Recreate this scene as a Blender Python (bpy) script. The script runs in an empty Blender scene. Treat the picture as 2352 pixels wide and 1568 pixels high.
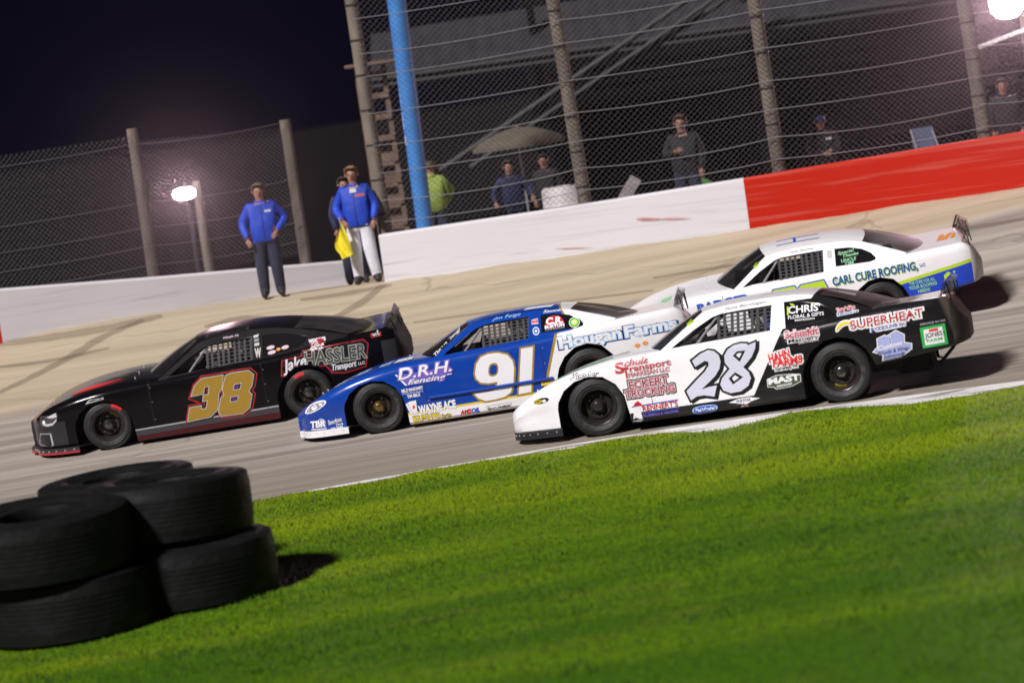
import bpy, bmesh, math, random
import numpy as np
from mathutils import Vector, Matrix
from mathutils.bvhtree import BVHTree
random.seed(7); np.random.seed(7)
R = math.radians
sc = bpy.context.scene
COL = sc.collection

# ------------------------------------------------------------------ camera
CAMZ = 3.885
TH, PITCH, F = R(8.3), math.atan(569.5/6390.0), 6390.0     # roll, pitch, focal length in units of a 2352 wide frame
_f = Vector((0, math.cos(PITCH), -math.sin(PITCH))); _u0 = Vector((0, math.sin(PITCH), math.cos(PITCH))); _r0 = Vector((1, 0, 0))
_r = _r0*math.cos(TH) - _u0*math.sin(TH); _u = _r0*math.sin(TH) + _u0*math.cos(TH)
cam = bpy.data.cameras.new('camera'); camo = bpy.data.objects.new('camera', cam); COL.objects.link(camo)
camo.matrix_world = Matrix(((_r.x, _u.x, -_f.x, 0), (_r.y, _u.y, -_f.y, 0), (_r.z, _u.z, -_f.z, CAMZ), (0, 0, 0, 1)))
cam.sensor_width = 36; cam.lens = 36*F/2352; cam.clip_start = 0.5; cam.clip_end = 3000
cam.dof.use_dof = True; cam.dof.focus_distance = 33.0; cam.dof.aperture_fstop = 1.0; cam.dof.aperture_blades = 9
sc.camera = camo

# ------------------------------------------------------------------ world, sun, exposure (night, lit by the track's floodlights)
w = bpy.data.worlds.new('World'); sc.world = w; w.use_nodes = True
nt = w.node_tree; bg = nt.nodes['Background']
sky = nt.nodes.new('ShaderNodeTexSky'); sky.sky_type = 'NISHITA'; sky.sun_disc = False
sky.sun_elevation = R(-3.0); sky.sun_rotation = R(130)
bg.inputs[1].default_value = 0.08
nl = nt.nodes.new('ShaderNodeMix'); nl.data_type = 'RGBA'; nl.blend_type = 'ADD'; nl.inputs[0].default_value = 1.0     # constant navy added to the night sky
nl.inputs[7].default_value = (0.022, 0.025, 0.085, 1); nt.links.new(sky.outputs[0], nl.inputs[6]); nt.links.new(nl.outputs[2], bg.inputs[0])
sl = bpy.data.lights.new('sun', 'SUN'); sl.energy = 4.9; sl.angle = R(6.0); sl.color = (1.0, 0.955, 0.97)
so = bpy.data.objects.new('sun', sl); COL.objects.link(so)
so.rotation_euler = Vector((-0.46, -0.56, 0.70)).to_track_quat('Z', 'Y').to_euler()
sc.view_settings.view_transform = 'Standard'; sc.view_settings.look = 'None'
sc.view_settings.exposure = 0.0; sc.view_settings.gamma = 1
sc.cycles.max_bounces = 6; sc.cycles.transparent_max_bounces = 16
sc.cycles.sample_clamp_indirect = 4.0

# ------------------------------------------------------------------ ground shape and pixel-to-place helper
def lerp_tab(tab, x):
    if x <= tab[0][0]: return tab[0][1]
    for (a, b), (c, d) in zip(tab, tab[1:]):
        if x <= c: return b + (d-b)*(x-a)/(c-a)
    return tab[-1][1]
WALLY = [(-12, 43.4), (-1.8, 43.3), (.8, 42.8), (3.88, 42.3), (7.81, 41.2), (12, 40.2)]     # where the banking ends under the walls
WALLZ = [(-12, 1.32), (-7.8, 1.28), (-1.8, 1.24), (3.88, 1.31), (7.81, 1.41), (12, 1.46)]
def gz(x, y):
    yw = lerp_tab(WALLY, x); t = max(0.0, (y-34.3)/(yw-34.3)); base = 0.02*max(-40, min(40, x))
    if t < 1: return base*(1-t*t) + lerp_tab(WALLZ, x)*t*t
    return lerp_tab(WALLZ, x) - (0.045*min(3.0, y-yw) if x < 4 else 0)
def ray(px, py):
    return (_f*F + _r*(px-1176) + _u*(784-py))
def at(px, py, Y):
    d = ray(px, py); return Vector((0, 0, CAMZ)) + d*(Y/d.y)
def on_ground(px, py):
    d = ray(px, py); lo, hi = 8.0, 60.0
    for _ in range(50):
        m = (lo+hi)/2; p = Vector((0, 0, CAMZ)) + d*(m/d.y)
        if p.z > gz(p.x, p.y): lo = m
        else: hi = m
    return p
def grass_edge(x): return 29.66 - 0.034*x*x if abs(x) < 14 else 23.0 - 0.95*(abs(x)-14)

# ------------------------------------------------------------------ materials
MATS = {}
def node(nt, t, **kw):
    n = nt.nodes.new(t)
    for k, v in kw.items(): setattr(n, k, v)
    return n
def mat(name, col, rough=0.5, metal=0.0, coat=0.0, var=0.0, scale=8.0, bump=0.0, bscale=40.0, spec=0.5, stretch=None, col2=None, trans=None):
    if name in MATS: return MATS[name]
    m = bpy.data.materials.new(name); m.use_nodes = True; t = m.node_tree; b = t.nodes['Principled BSDF']
    b.inputs['Base Color'].default_value = (*col, 1); b.inputs['Roughness'].default_value = rough
    b.inputs['Metallic'].default_value = metal; b.inputs['Coat Weight'].default_value = coat; b.inputs['Coat Roughness'].default_value = 0.06
    b.inputs['Specular IOR Level'].default_value = spec
    tc = node(t, 'ShaderNodeTexCoord'); mp = node(t, 'ShaderNodeMapping')
    t.links.new(tc.outputs['Object'], mp.inputs[0])
    if stretch: mp.inputs['Scale'].default_value = stretch
    if var > 0 or col2:
        n = node(t, 'ShaderNodeTexNoise'); n.inputs['Scale'].default_value = scale; n.inputs['Detail'].default_value = 6
        t.links.new(mp.outputs[0], n.inputs['Vector'])
        r = node(t, 'ShaderNodeValToRGB'); r.color_ramp.elements[0].position = 0.32; r.color_ramp.elements[1].position = 0.7
        c2 = col2 if col2 else tuple(min(1, c*(1+var)) for c in col)
        r.color_ramp.elements[0].color = (*(c*(1-var) for c in col), 1); r.color_ramp.elements[1].color = (*c2, 1)
        t.links.new(n.outputs['Fac'], r.inputs[0]); t.links.new(r.outputs[0], b.inputs['Base Color'])
    if bump > 0:
        n2 = node(t, 'ShaderNodeTexNoise'); n2.inputs['Scale'].default_value = bscale; n2.inputs['Detail'].default_value = 5
        t.links.new(mp.outputs[0], n2.inputs['Vector'])
        bp = node(t, 'ShaderNodeBump'); bp.inputs['Strength'].default_value = bump; bp.inputs['Distance'].default_value = 0.02
        t.links.new(n2.outputs['Fac'], bp.inputs['Height']); t.links.new(bp.outputs[0], b.inputs['Normal'])
    if trans is not None:
        out = t.nodes['Material Output']; mx = node(t, 'ShaderNodeMixShader'); tr = node(t, 'ShaderNodeBsdfTransparent')
        mx.inputs[0].default_value = trans
        t.links.new(b.outputs[0], mx.inputs[1]); t.links.new(tr.outputs[0], mx.inputs[2]); t.links.new(mx.outputs[0], out.inputs[0])
    MATS[name] = m; return m
def emis(name, col, s):
    m = bpy.data.materials.new(name); m.use_nodes = True; b = m.node_tree.nodes['Principled BSDF']
    b.inputs['Base Color'].default_value = (0.8, 0.8, 0.8, 1)
    b.inputs['Emission Color'].default_value = (*col, 1); b.inputs['Emission Strength'].default_value = s
    MATS[name] = m; return m
def math_n(t, op, a, b=None, clamp=False):
    n = node(t, 'ShaderNodeMath', operation=op, use_clamp=clamp)
    for i, v in enumerate((a, b)):
        if v is None: continue
        if isinstance(v, (int, float)): n.inputs[i].default_value = v
        else: t.links.new(v, n.inputs[i])
    return n.outputs[0]

def paint(name, base, zones, rough=0.22, dust=0.06, spec=0.35, coat=0.12):
    """Car paint: zones = list of (colour, builder) where builder(t, x, y, z) gives a 0..1 mask in car space (metres)."""
    m = bpy.data.materials.new(name); m.use_nodes = True; t = m.node_tree; b = t.nodes['Principled BSDF']
    tc = node(t, 'ShaderNodeTexCoord'); sx = node(t, 'ShaderNodeSeparateXYZ'); t.links.new(tc.outputs['Object'], sx.inputs[0])
    x, y, z = sx.outputs
    cur = node(t, 'ShaderNodeRGB'); cur.outputs[0].default_value = (*base, 1); cur = cur.outputs[0]
    for col, fn in zones:
        mx = node(t, 'ShaderNodeMix', data_type='RGBA'); t.links.new(fn(t, x, y, z), mx.inputs[0])
        t.links.new(cur, mx.inputs[6]); mx.inputs[7].default_value = (*col, 1); cur = mx.outputs[2]
    # track dirt: thin brown film in patches, heavier low on the body
    n = node(t, 'ShaderNodeTexNoise'); n.inputs['Scale'].default_value = 5.0; n.inputs['Detail'].default_value = 8
    mp = node(t, 'ShaderNodeMapping'); mp.inputs['Scale'].default_value = (0.6, 1, 2.2); t.links.new(tc.outputs['Object'], mp.inputs[0]); t.links.new(mp.outputs[0], n.inputs['Vector'])
    low = math_n(t, 'SUBTRACT', 1.15, math_n(t, 'MULTIPLY', z, 1.1), True)
    d = math_n(t, 'MULTIPLY', math_n(t, 'MULTIPLY', math_n(t, 'SUBTRACT', n.outputs['Fac'], 0.42, True), dust*7), low, True)
    mx = node(t, 'ShaderNodeMix', data_type='RGBA'); t.links.new(d, mx.inputs[0]); t.links.new(cur, mx.inputs[6]); mx.inputs[7].default_value = (0.16, 0.13, 0.10, 1)
    t.links.new(mx.outputs[2], b.inputs['Base Color'])
    b.inputs['Roughness'].default_value = rough; b.inputs['Coat Weight'].default_value = coat; b.inputs['Specular IOR Level'].default_value = spec; b.inputs['Coat Roughness'].default_value = 0.08
    n2 = node(t, 'ShaderNodeTexNoise'); n2.inputs['Scale'].default_value = 2.2; t.links.new(tc.outputs['Object'], n2.inputs['Vector'])
    bp = node(t, 'ShaderNodeBump'); bp.inputs['Strength'].default_value = 0.2; bp.inputs['Distance'].default_value = 0.06
    t.links.new(n2.outputs['Fac'], bp.inputs['Height']); t.links.new(bp.outputs[0], b.inputs['Normal'])
    return m
def step(t, v, e=0.006):     # smooth 0/1 at v = 0
    return math_n(t, 'ADD', math_n(t, 'DIVIDE', v, e), 0.5, True)
def AND(t, a, b): return math_n(t, 'MULTIPLY', a, b)
def line(t, a, b, ka, kb, k0):   # ka*a + kb*b + k0 > 0
    return step(t, math_n(t, 'ADD', math_n(t, 'ADD', math_n(t, 'MULTIPLY', a, ka), math_n(t, 'MULTIPLY', b, kb)), k0))

# ------------------------------------------------------------------ object helpers
def link(name, me, parent=None):
    o = bpy.data.objects.new(name, me); COL.objects.link(o)
    if parent: o.parent = parent
    return o
def tag(o, label=None, cat=None, group=None, kind=None):
    for k, v in (('label', label), ('category', cat), ('group', group), ('kind', kind)):
        if v: o[k] = v
    return o
def empty(name, loc=(0, 0, 0), rz=0, **kw):
    o = bpy.data.objects.new(name, None); COL.objects.link(o); o.location = loc; o.rotation_euler = (0, 0, rz); o.empty_display_size = 0.2
    return tag(o, **kw)
class MB:
    """collects shapes into one mesh object"""
    def __init__(s): s.v = []; s.f = []; s.m = []; s.mats = []
    def mi(s, m):
        if m not in s.mats: s.mats.append(m)
        return s.mats.index(m)
    def add(s, vs, fs, m):
        o = len(s.v); k = s.mi(m); s.v += [tuple(p) for p in vs]
        for f in fs: s.f.append([o+i for i in f]); s.m.append(k)
    def box(s, c, d, m, rot=None, bev=0.0):
        bm = bmesh.new(); bmesh.ops.create_cube(bm, size=1.0)
        bmesh.ops.scale(bm, vec=d, verts=bm.verts)
        if bev > 0: bmesh.ops.bevel(bm, geom=bm.edges[:], offset=bev, segments=2, affect='EDGES')
        M = Matrix.Translation(Vector(c)) @ (rot.to_4x4() if rot else Matrix())
        bm.transform(M); s.bm(bm, m); bm.free()
    def bm(s, bm, m):
        bm.verts.index_update(); s.add([v.co for v in bm.verts], [[v.index for v in f.verts] for f in bm.faces], m)
    def tube(s, pts, r, m, n=8, r2=None, cap=True):
        pts = [Vector(p) for p in pts]; rings = []
        for i, p in enumerate(pts):
            d = (pts[min(i+1, len(pts)-1)] - pts[max(i-1, 0)]).normalized()
            a = d.cross(Vector((0, 0, 1)) if abs(d.z) < 0.9 else Vector((1, 0, 0))).normalized(); b = d.cross(a)
            rr = r if r2 is None else r + (r2-r)*i/(len(pts)-1)
            rings.append([p + a*math.cos(2*math.pi*k/n)*rr + b*math.sin(2*math.pi*k/n)*rr for k in range(n)])
        vs = [q for g in rings for q in g]; fs = []
        for i in range(len(pts)-1):
            for k in range(n): fs.append([i*n+k, i*n+(k+1) % n, (i+1)*n+(k+1) % n, (i+1)*n+k])
        if cap: fs += [list(range(n))[::-1], [(len(pts)-1)*n+k for k in range(n)]]
        s.add(vs, fs, m)
    def lathe(s, prof, m, n=48, axis='Y', c=(0, 0, 0), close=False):
        """prof = [(radius, along)]"""
        vs = []; fs = []; L = len(prof)
        for k in range(n):
            a = 2*math.pi*k/n; ca, sa = math.cos(a), math.sin(a)
            for r, h in prof:
                p = (r*ca, h, r*sa) if axis == 'Y' else (r*ca, r*sa, h)
                vs.append((p[0]+c[0], p[1]+c[1], p[2]+c[2]))
        for k in range(n):
            k2 = (k+1) % n
            for i in range(L-1 + (1 if close else 0)):
                j = (i+1) % L; fs.append([k*L+i, k*L+j, k2*L+j, k2*L+i])
        s.add(vs, fs, m)
    def sphere(s, c, r, m, sub=2, sc_=(1, 1, 1)):
        bm = bmesh.new(); bmesh.ops.create_icosphere(bm, subdivisions=sub, radius=r); bmesh.ops.scale(bm, vec=sc_, verts=bm.verts)
        bmesh.ops.translate(bm, vec=c, verts=bm.verts); s.bm(bm, m); bm.free()
    def grid(s, rows, m, wrap=False):
        L = len(rows[0]); vs = [p for r in rows for p in r]; fs = []
        for i in range(len(rows)-1):
            for k in range(L - (0 if wrap else 1)): fs.append([i*L+k, i*L+(k+1) % L, (i+1)*L+(k+1) % L, (i+1)*L+k])
        s.add(vs, fs, m)
    def build(s, name, parent=None, smooth=40, recalc=True):
        me = bpy.data.meshes.new(name); me.from_pydata(s.v, [], s.f)
        for m in s.mats: me.materials.append(m)
        me.polygons.foreach_set('material_index', s.m)
        if recalc:
            bm = bmesh.new(); bm.from_mesh(me); bmesh.ops.recalc_face_normals(bm, faces=bm.faces); bm.to_mesh(me); bm.free()
        if smooth: smooth_mesh(me, smooth)
        me.update(); return link(name, me, parent)
def smooth_mesh(me, deg):
    me.polygons.foreach_set('use_smooth', [True]*len(me.polygons))
    try: me.set_sharp_from_angle(angle=R(deg))
    except Exception: pass
def eval_mesh(o, kill=True):
    dg = bpy.context.evaluated_depsgraph_get(); dg.update()
    me = bpy.data.meshes.new_from_object(o.evaluated_get(dg), preserve_all_data_layers=True, depsgraph=dg)
    if kill:
        d = o.data; bpy.data.objects.remove(o)
    return me
def poly2d(polys, offset=0.0, extrude=0.0, bevel=0.0):
    """filled flat shape (outer outlines and holes) in x, z -> list of verts (x, z, depth) and faces"""
    cu = bpy.data.curves.new('shape', 'CURVE'); cu.dimensions = '2D'; cu.fill_mode = 'BOTH' if extrude else 'FRONT'
    cu.offset = offset; cu.extrude = extrude; cu.bevel_depth = bevel; cu.bevel_resolution = 1
    for p in polys:
        s = cu.splines.new('POLY'); s.points.add(len(p)-1); s.use_cyclic_u = True
        for i, q in enumerate(p): s.points[i].co = (q[0], q[1], 0, 1)
    o = link('shape', cu); me = eval_mesh(o)
    v = [tuple(q.co) for q in me.vertices]; f = [list(q.vertices) for q in me.polygons]
    bpy.data.meshes.remove(me); return v, f
def text2d(s, x, z, width, ang, height, off=0.0, shear=0.0):
    cu = bpy.data.curves.new('lettering', 'FONT'); cu.body = s; cu.size = 1; cu.shear = shear; cu.offset = 0; cu.resolution_u = 3
    cu.fill_mode = 'FRONT'
    o = link('lettering', cu); me = eval_mesh(o, kill=False)
    v0 = [q.co for q in me.vertices]; x0 = min(q.x for q in v0); x1 = max(q.x for q in v0); cap = max(q.y for q in v0)
    kx = width/(x1-x0); ky = height/cap
    if off:
        bpy.data.meshes.remove(me); cu.offset = off/((kx+ky)/2); me = eval_mesh(o, kill=False)
    c, sn = math.cos(R(ang)), math.sin(R(ang)); out = []
    for q in me.vertices:
        a, b = (q.co.x-x0)*kx, q.co.y*ky; out.append((x + a*c - b*sn, z + a*sn + b*c, 0))
    f = [list(q.vertices) for q in me.polygons]
    bpy.data.meshes.remove(me); bpy.data.objects.remove(o); return out, f
def smooth_tab(tab, x, h=0.06): return sum(lerp_tab(tab, x+k*h) for k in (-1, -.5, 0, .5, 1))/5

# common materials
BLACK = mat('black_plastic', (0.012, 0.012, 0.013), 0.45, bump=0.1)
INNER = mat('interior_black', (0.010, 0.010, 0.011), 0.7)
RUBBER = mat('race_rubber', (0.0145, 0.0138, 0.0138), 0.6, var=0.35, scale=14, bump=0.15, bscale=90)
RUBGREY = mat('scuffed_rubber', (0.030, 0.029, 0.029), 0.5, var=0.6, scale=20, bump=0.15, bscale=90)
RIM = mat('dark_steel', (0.055, 0.045, 0.040), 0.26, metal=0.55, var=0.3, scale=9)
HUBM = mat('hub_metal', (0.16, 0.15, 0.145), 0.22, metal=0.9)
HUBG = mat('gold_hub', (0.30, 0.22, 0.08), 0.3, metal=0.9)
GREYBAR = mat('bare_tube', (0.35, 0.35, 0.37), 0.35, metal=0.4)
CAGE = mat('cage_grey', (0.05, 0.05, 0.055), 0.4)
NET = mat('net_webbing', (0.045, 0.042, 0.045), 0.8)
GLASS = mat('tinted_windscreen', (0.010, 0.009, 0.009), 0.12, trans=0.12, spec=0.3)
DUSTGLASS = mat('dusty_window', (0.045, 0.035, 0.030), 0.55, trans=0.25, var=0.4, scale=4, spec=0.15)
CLEAR = mat('clear_spoiler', (0.10, 0.09, 0.085), 0.2, trans=0.74)
PLATE = mat('black_gloss', (0.010, 0.009, 0.010), 0.12, coat=0.5)
RIVET = mat('rivet', (0.7, 0.7, 0.7), 0.3, metal=0.3)
def C(name, rgb, rough=0.35): return mat('vinyl_'+name, rgb, rough)
V = dict(white=C('white', (0.80, 0.79, 0.80)), black=C('black', (0.010, 0.010, 0.011)), red=C('red', (0.50, 0.02, 0.025)), dred=C('dark_red', (0.34, 0.03, 0.04)),
         pink=C('pale_pink', (0.66, 0.50, 0.54)), lilac=C('lilac', (0.62, 0.62, 0.73)), blue=C('blue', (0.03, 0.10, 0.50)), navy=C('navy', (0.012, 0.02, 0.14)),
         yellow=C('yellow', (0.80, 0.60, 0.03)), gold=C('gold', (0.36, 0.22, 0.03), 0.25), silver=C('silver', (0.55, 0.53, 0.50), 0.25), green=C('green', (0.04, 0.40, 0.09)),
         lime=C('lime', (0.50, 0.70, 0.03)), olive=C('olive', (0.07, 0.09, 0.05)), grey=C('grey', (0.25, 0.25, 0.27)), orange=C('orange', (0.80, 0.30, 0.05)),
         sky=C('pale_blue', (0.35, 0.60, 0.85)), purple=C('purple', (0.18, 0.12, 0.50)), mint=C('mint', (0.30, 0.65, 0.36)), teal=C('deep_teal', (0.01, 0.10, 0.28)),
         hot=C('hot_red', (0.75, 0.03, 0.03)), smoke=C('smoke', (0.06, 0.05, 0.06)), lav=C('lavender', (0.36, 0.40, 0.68)))

# ------------------------------------------------------------------ ground, track, grass
def strip(name, xs, yfun0, yfun1, ny, dz, m, power=1.0):
    rows = []
    for i in range(ny+1):
        t = (i/ny)**power
        rows.append([(x, yfun0(x)+(yfun1(x)-yfun0(x))*t, 0) for x in xs])
    rows = [[(x, y, gz(x, y)+dz) for x, y, _ in r] for r in rows]
    b = MB(); b.grid(rows, m); o = b.build(name, smooth=60, recalc=False)
    return tag(o, kind='structure')

def m_track():
    m = bpy.data.materials.new('asphalt'); m.use_nodes = True; t = m.node_tree; b = t.nodes['Principled BSDF']
    g = node(t, 'ShaderNodeNewGeometry'); sx = node(t, 'ShaderNodeSeparateXYZ'); t.links.new(g.outputs['Position'], sx.inputs[0])
    def nz(scale, sv, det=6):
        mp = node(t, 'ShaderNodeMapping'); mp.inputs['Scale'].default_value = sv; t.links.new(g.outputs['Position'], mp.inputs[0])
        n = node(t, 'ShaderNodeTexNoise'); n.inputs['Scale'].default_value = scale; n.inputs['Detail'].default_value = det
        t.links.new(mp.outputs[0], n.inputs['Vector']); return n.outputs['Fac']
    streak = nz(1.0, (0.10, 3.4, 1)); streak2 = nz(1.0, (0.22, 9.0, 1)); patch = nz(0.35, (0.5, 1, 1)); grain = nz(70, (1, 1, 1), 3)
    def ramp(fac, a, b_, p0=0.3, p1=0.7):
        r = node(t, 'ShaderNodeValToRGB'); r.color_ramp.elements[0].position = p0; r.color_ramp.elements[1].position = p1
        r.color_ramp.elements[0].color = (*a, 1); r.color_ramp.elements[1].color = (*b_, 1); t.links.new(fac, r.inputs[0]); return r.outputs[0]
    grey = ramp(streak, (0.215, 0.184, 0.153), (0.42, 0.372, 0.318)); tan = ramp(streak, (0.37, 0.30, 0.205), (0.50, 0.415, 0.29))
    yy = math_n(t, 'ADD', sx.outputs[1], math_n(t, 'MULTIPLY', math_n(t, 'SUBTRACT', patch, 0.5), 2.0))
    yy = math_n(t, 'SUBTRACT', yy, math_n(t, 'MULTIPLY', sx.outputs[0], 0.05))
    f = math_n(t, 'DIVIDE', math_n(t, 'SUBTRACT', yy, 39.9), 0.35, True)
    mx = node(t, 'ShaderNodeMix', data_type='RGBA'); t.links.new(f, mx.inputs[0]); t.links.new(grey, mx.inputs[6]); t.links.new(tan, mx.inputs[7])
    # inner lane: browner dusty asphalt near the grass
    f2 = math_n(t, 'MULTIPLY', math_n(t, 'DIVIDE', math_n(t, 'SUBTRACT', 33.5, sx.outputs[1]), 3.0, True), 0.75)
    mx2 = node(t, 'ShaderNodeMix', data_type='RGBA'); t.links.new(f2, mx2.inputs[0]); t.links.new(mx.outputs[2], mx2.inputs[6])
    t.links.new(ramp(streak2, (0.145, 0.118, 0.088), (0.32, 0.273, 0.214)), mx2.inputs[7])
    vo = node(t, 'ShaderNodeTexVoronoi', feature='DISTANCE_TO_EDGE'); mpv = node(t, 'ShaderNodeMapping'); mpv.inputs['Scale'].default_value = (0.10, 0.42, 1); t.links.new(g.outputs['Position'], mpv.inputs[0])
    wob = node(t, 'ShaderNodeTexNoise'); wob.inputs['Scale'].default_value = 1.2; t.links.new(g.outputs['Position'], wob.inputs['Vector'])
    av = node(t, 'ShaderNodeVectorMath', operation='ADD'); sv_ = node(t, 'ShaderNodeVectorMath', operation='SCALE'); sv_.inputs[3].default_value = 0.25; t.links.new(wob.outputs['Color'], sv_.inputs[0])
    t.links.new(mpv.outputs[0], av.inputs[0]); t.links.new(sv_.outputs[0], av.inputs[1]); t.links.new(av.outputs[0], vo.inputs['Vector']); vo.inputs['Scale'].default_value = 1.0
    crack = math_n(t, 'MULTIPLY', math_n(t, 'SUBTRACT', 1.0, math_n(t, 'DIVIDE', vo.outputs['Distance'], 0.012, True)), 0.30)
    k = math_n(t, 'ADD', math_n(t, 'SUBTRACT', 0.80, crack), math_n(t, 'ADD', math_n(t, 'MULTIPLY', streak2, 0.22), math_n(t, 'MULTIPLY', grain, 0.18)))
    sc_ = node(t, 'ShaderNodeVectorMath', operation='SCALE'); t.links.new(mx2.outputs[2], sc_.inputs[0]); t.links.new(k, sc_.inputs[3])
    t.links.new(sc_.outputs[0], b.inputs['Base Color']); b.inputs['Roughness'].default_value = 0.85
    bp = node(t, 'ShaderNodeBump'); bp.inputs['Strength'].default_value = 0.25; bp.inputs['Distance'].default_value = 0.01
    t.links.new(grain, bp.inputs['Height']); t.links.new(bp.outputs[0], b.inputs['Normal'])
    return m
def m_grass(name, kk=1.0):
    m = bpy.data.materials.new(name); m.use_nodes = True; t = m.node_tree; b = t.nodes['Principled BSDF']
    g = node(t, 'ShaderNodeNewGeometry'); sx = node(t, 'ShaderNodeSeparateXYZ'); t.links.new(g.outputs['Position'], sx.inputs[0])
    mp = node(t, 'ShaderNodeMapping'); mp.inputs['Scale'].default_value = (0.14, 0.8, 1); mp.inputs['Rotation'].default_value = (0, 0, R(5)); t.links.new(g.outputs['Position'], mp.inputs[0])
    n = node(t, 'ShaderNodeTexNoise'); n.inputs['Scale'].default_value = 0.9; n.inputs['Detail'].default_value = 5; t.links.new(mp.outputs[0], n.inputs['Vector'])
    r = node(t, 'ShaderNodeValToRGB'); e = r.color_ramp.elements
    e[0].position = 0.30; e[0].color = (0.060*kk, 0.150*kk, 0.001*kk, 1); e[1].position = 0.72; e[1].color = (0.235*kk, 0.335*kk, 0.002*kk, 1)  # streaky mown tone; its darker bands also put soft shade into the colour
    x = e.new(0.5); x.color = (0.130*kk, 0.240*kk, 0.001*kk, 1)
    n2 = node(t, 'ShaderNodeTexNoise'); n2.inputs['Scale'].default_value = 9.0; n2.inputs['Detail'].default_value = 3; t.links.new(g.outputs['Position'], n2.inputs['Vector'])
    # the strip beside the track is drier and yellower
    dry = math_n(t, 'MULTIPLY', math_n(t, 'SUBTRACT', sx.outputs[1], 25.0), 0.035)
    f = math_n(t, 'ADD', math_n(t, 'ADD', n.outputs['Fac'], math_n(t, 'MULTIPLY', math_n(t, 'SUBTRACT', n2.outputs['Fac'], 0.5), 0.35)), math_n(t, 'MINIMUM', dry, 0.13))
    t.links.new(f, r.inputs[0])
    n3 = node(t, 'ShaderNodeTexNoise'); n3.inputs['Scale'].default_value = 1.7; n3.inputs['Detail'].default_value = 8; mp3 = node(t, 'ShaderNodeMapping'); mp3.inputs['Scale'].default_value = (0.45, 1.3, 1); t.links.new(g.outputs['Position'], mp3.inputs[0]); t.links.new(mp3.outputs[0], n3.inputs['Vector'])
    fd = math_n(t, 'MULTIPLY', math_n(t, 'SUBTRACT', n3.outputs['Fac'], 0.56, True), 2.4, True)
    mxd = node(t, 'ShaderNodeMix', data_type='RGBA'); t.links.new(fd, mxd.inputs[0]); t.links.new(r.outputs[0], mxd.inputs[6]); mxd.inputs[7].default_value = (0.20*kk, 0.225*kk, 0.02*kk, 1)
    upn = node(t, 'ShaderNodeCombineXYZ'); upn.inputs[2].default_value = 1.0; vm_ = node(t, 'ShaderNodeVectorMath', operation='ADD'); vs_ = node(t, 'ShaderNodeVectorMath', operation='SCALE'); vs_.inputs[3].default_value = 0.10
    t.links.new(g.outputs['Normal'], vs_.inputs[0]); t.links.new(vs_.outputs[0], vm_.inputs[0]); t.links.new(upn.outputs[0], vm_.inputs[1]); t.links.new(vm_.outputs[0], b.inputs['Normal'])
    t.links.new(mxd.outputs[2], b.inputs['Base Color']); b.inputs['Roughness'].default_value = 0.6
    b.inputs['Specular IOR Level'].default_value = 0.2
    return m
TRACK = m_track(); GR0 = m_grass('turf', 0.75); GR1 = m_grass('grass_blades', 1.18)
SOIL = mat('packed_earth', (0.006, 0.0045, 0.005), 0.9, var=0.4, scale=0.8, bump=0.3, spec=0.1)
xs_far = [-900, -300, -120, -60, -30] + [x*1.0 for x in range(-20, 21)] + [30, 60, 120, 300, 900]
gyr = [-30, -10, 0, 5, 10, 15, 20, 24, 28] + [30+0.5*i for i in range(41)] + [55, 65, 80, 120, 250, 500, 900]
b = MB(); b.grid([[(x, y, gz(x, y)-0.07) for x in xs_far] for y in gyr], SOIL); tag(b.build('ground', smooth=60, recalc=False), kind='structure')
xs = [x*0.5 for x in range(-44, 45)]
strip('track', xs, lambda x: grass_edge(x)-0.3, lambda x: 47.5, 60, 0.0, TRACK)
WHITEL = mat('worn_white_paint', (0.76, 0.74, 0.72), 0.7, var=0.10, scale=1.6, stretch=(0.5, 4, 1), bump=0.2)
def wave(x, ex=math.exp, sn=math.sin):
    return (0.19 - 0.62*ex(-((x-2.0)/0.55)**2) - 0.66*ex(-((x-4.3)/0.95)**2) - 0.26*ex(-((x-0.25)/0.5)**2) - 0.2*ex(-((x+1.6)/0.4)**2)
            + 0.05*sn(x*4.3+1.0) + 0.03*sn(x*9.1) + 0.02*sn(x*23))
lt = WHITEL.node_tree; lb_ = lt.nodes['Principled BSDF']; lg = node(lt, 'ShaderNodeNewGeometry'); lm = node(lt, 'ShaderNodeMapping'); lm.inputs['Scale'].default_value = (0.8, 5, 1); lt.links.new(lg.outputs['Position'], lm.inputs[0])
ln_ = node(lt, 'ShaderNodeTexNoise'); ln_.inputs['Scale'].default_value = 1.3; ln_.inputs['Detail'].default_value = 8; lt.links.new(lm.outputs[0], ln_.inputs['Vector'])
lx = node(lt, 'ShaderNodeMixShader'); ltr = node(lt, 'ShaderNodeBsdfTransparent'); lt.links.new(math_n(lt, 'MULTIPLY', math_n(lt, 'SUBTRACT', ln_.outputs['Fac'], 0.52, True), 9.0, True), lx.inputs[0]); lt.links.new(lb_.outputs[0], lx.inputs[1]); lt.links.new(ltr.outputs[0], lx.inputs[2]); lt.links.new(lx.outputs[0], lt.nodes['Material Output'].inputs[0])
xf = [-22+0.1*i for i in range(441)]
o = strip('painted_edge_line', [x for x in xf if x > -2.4], lambda x: grass_edge(x)-0.5, lambda x: grass_edge(x)+0.30+0.03*math.sin(x*1.3), 2, 0.005, WHITEL)
strip('infield', xf, lambda x: -20, lambda x: grass_edge(x)+wave(x)-0.02, 50, 0.012, GR0, power=0.6)
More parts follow.
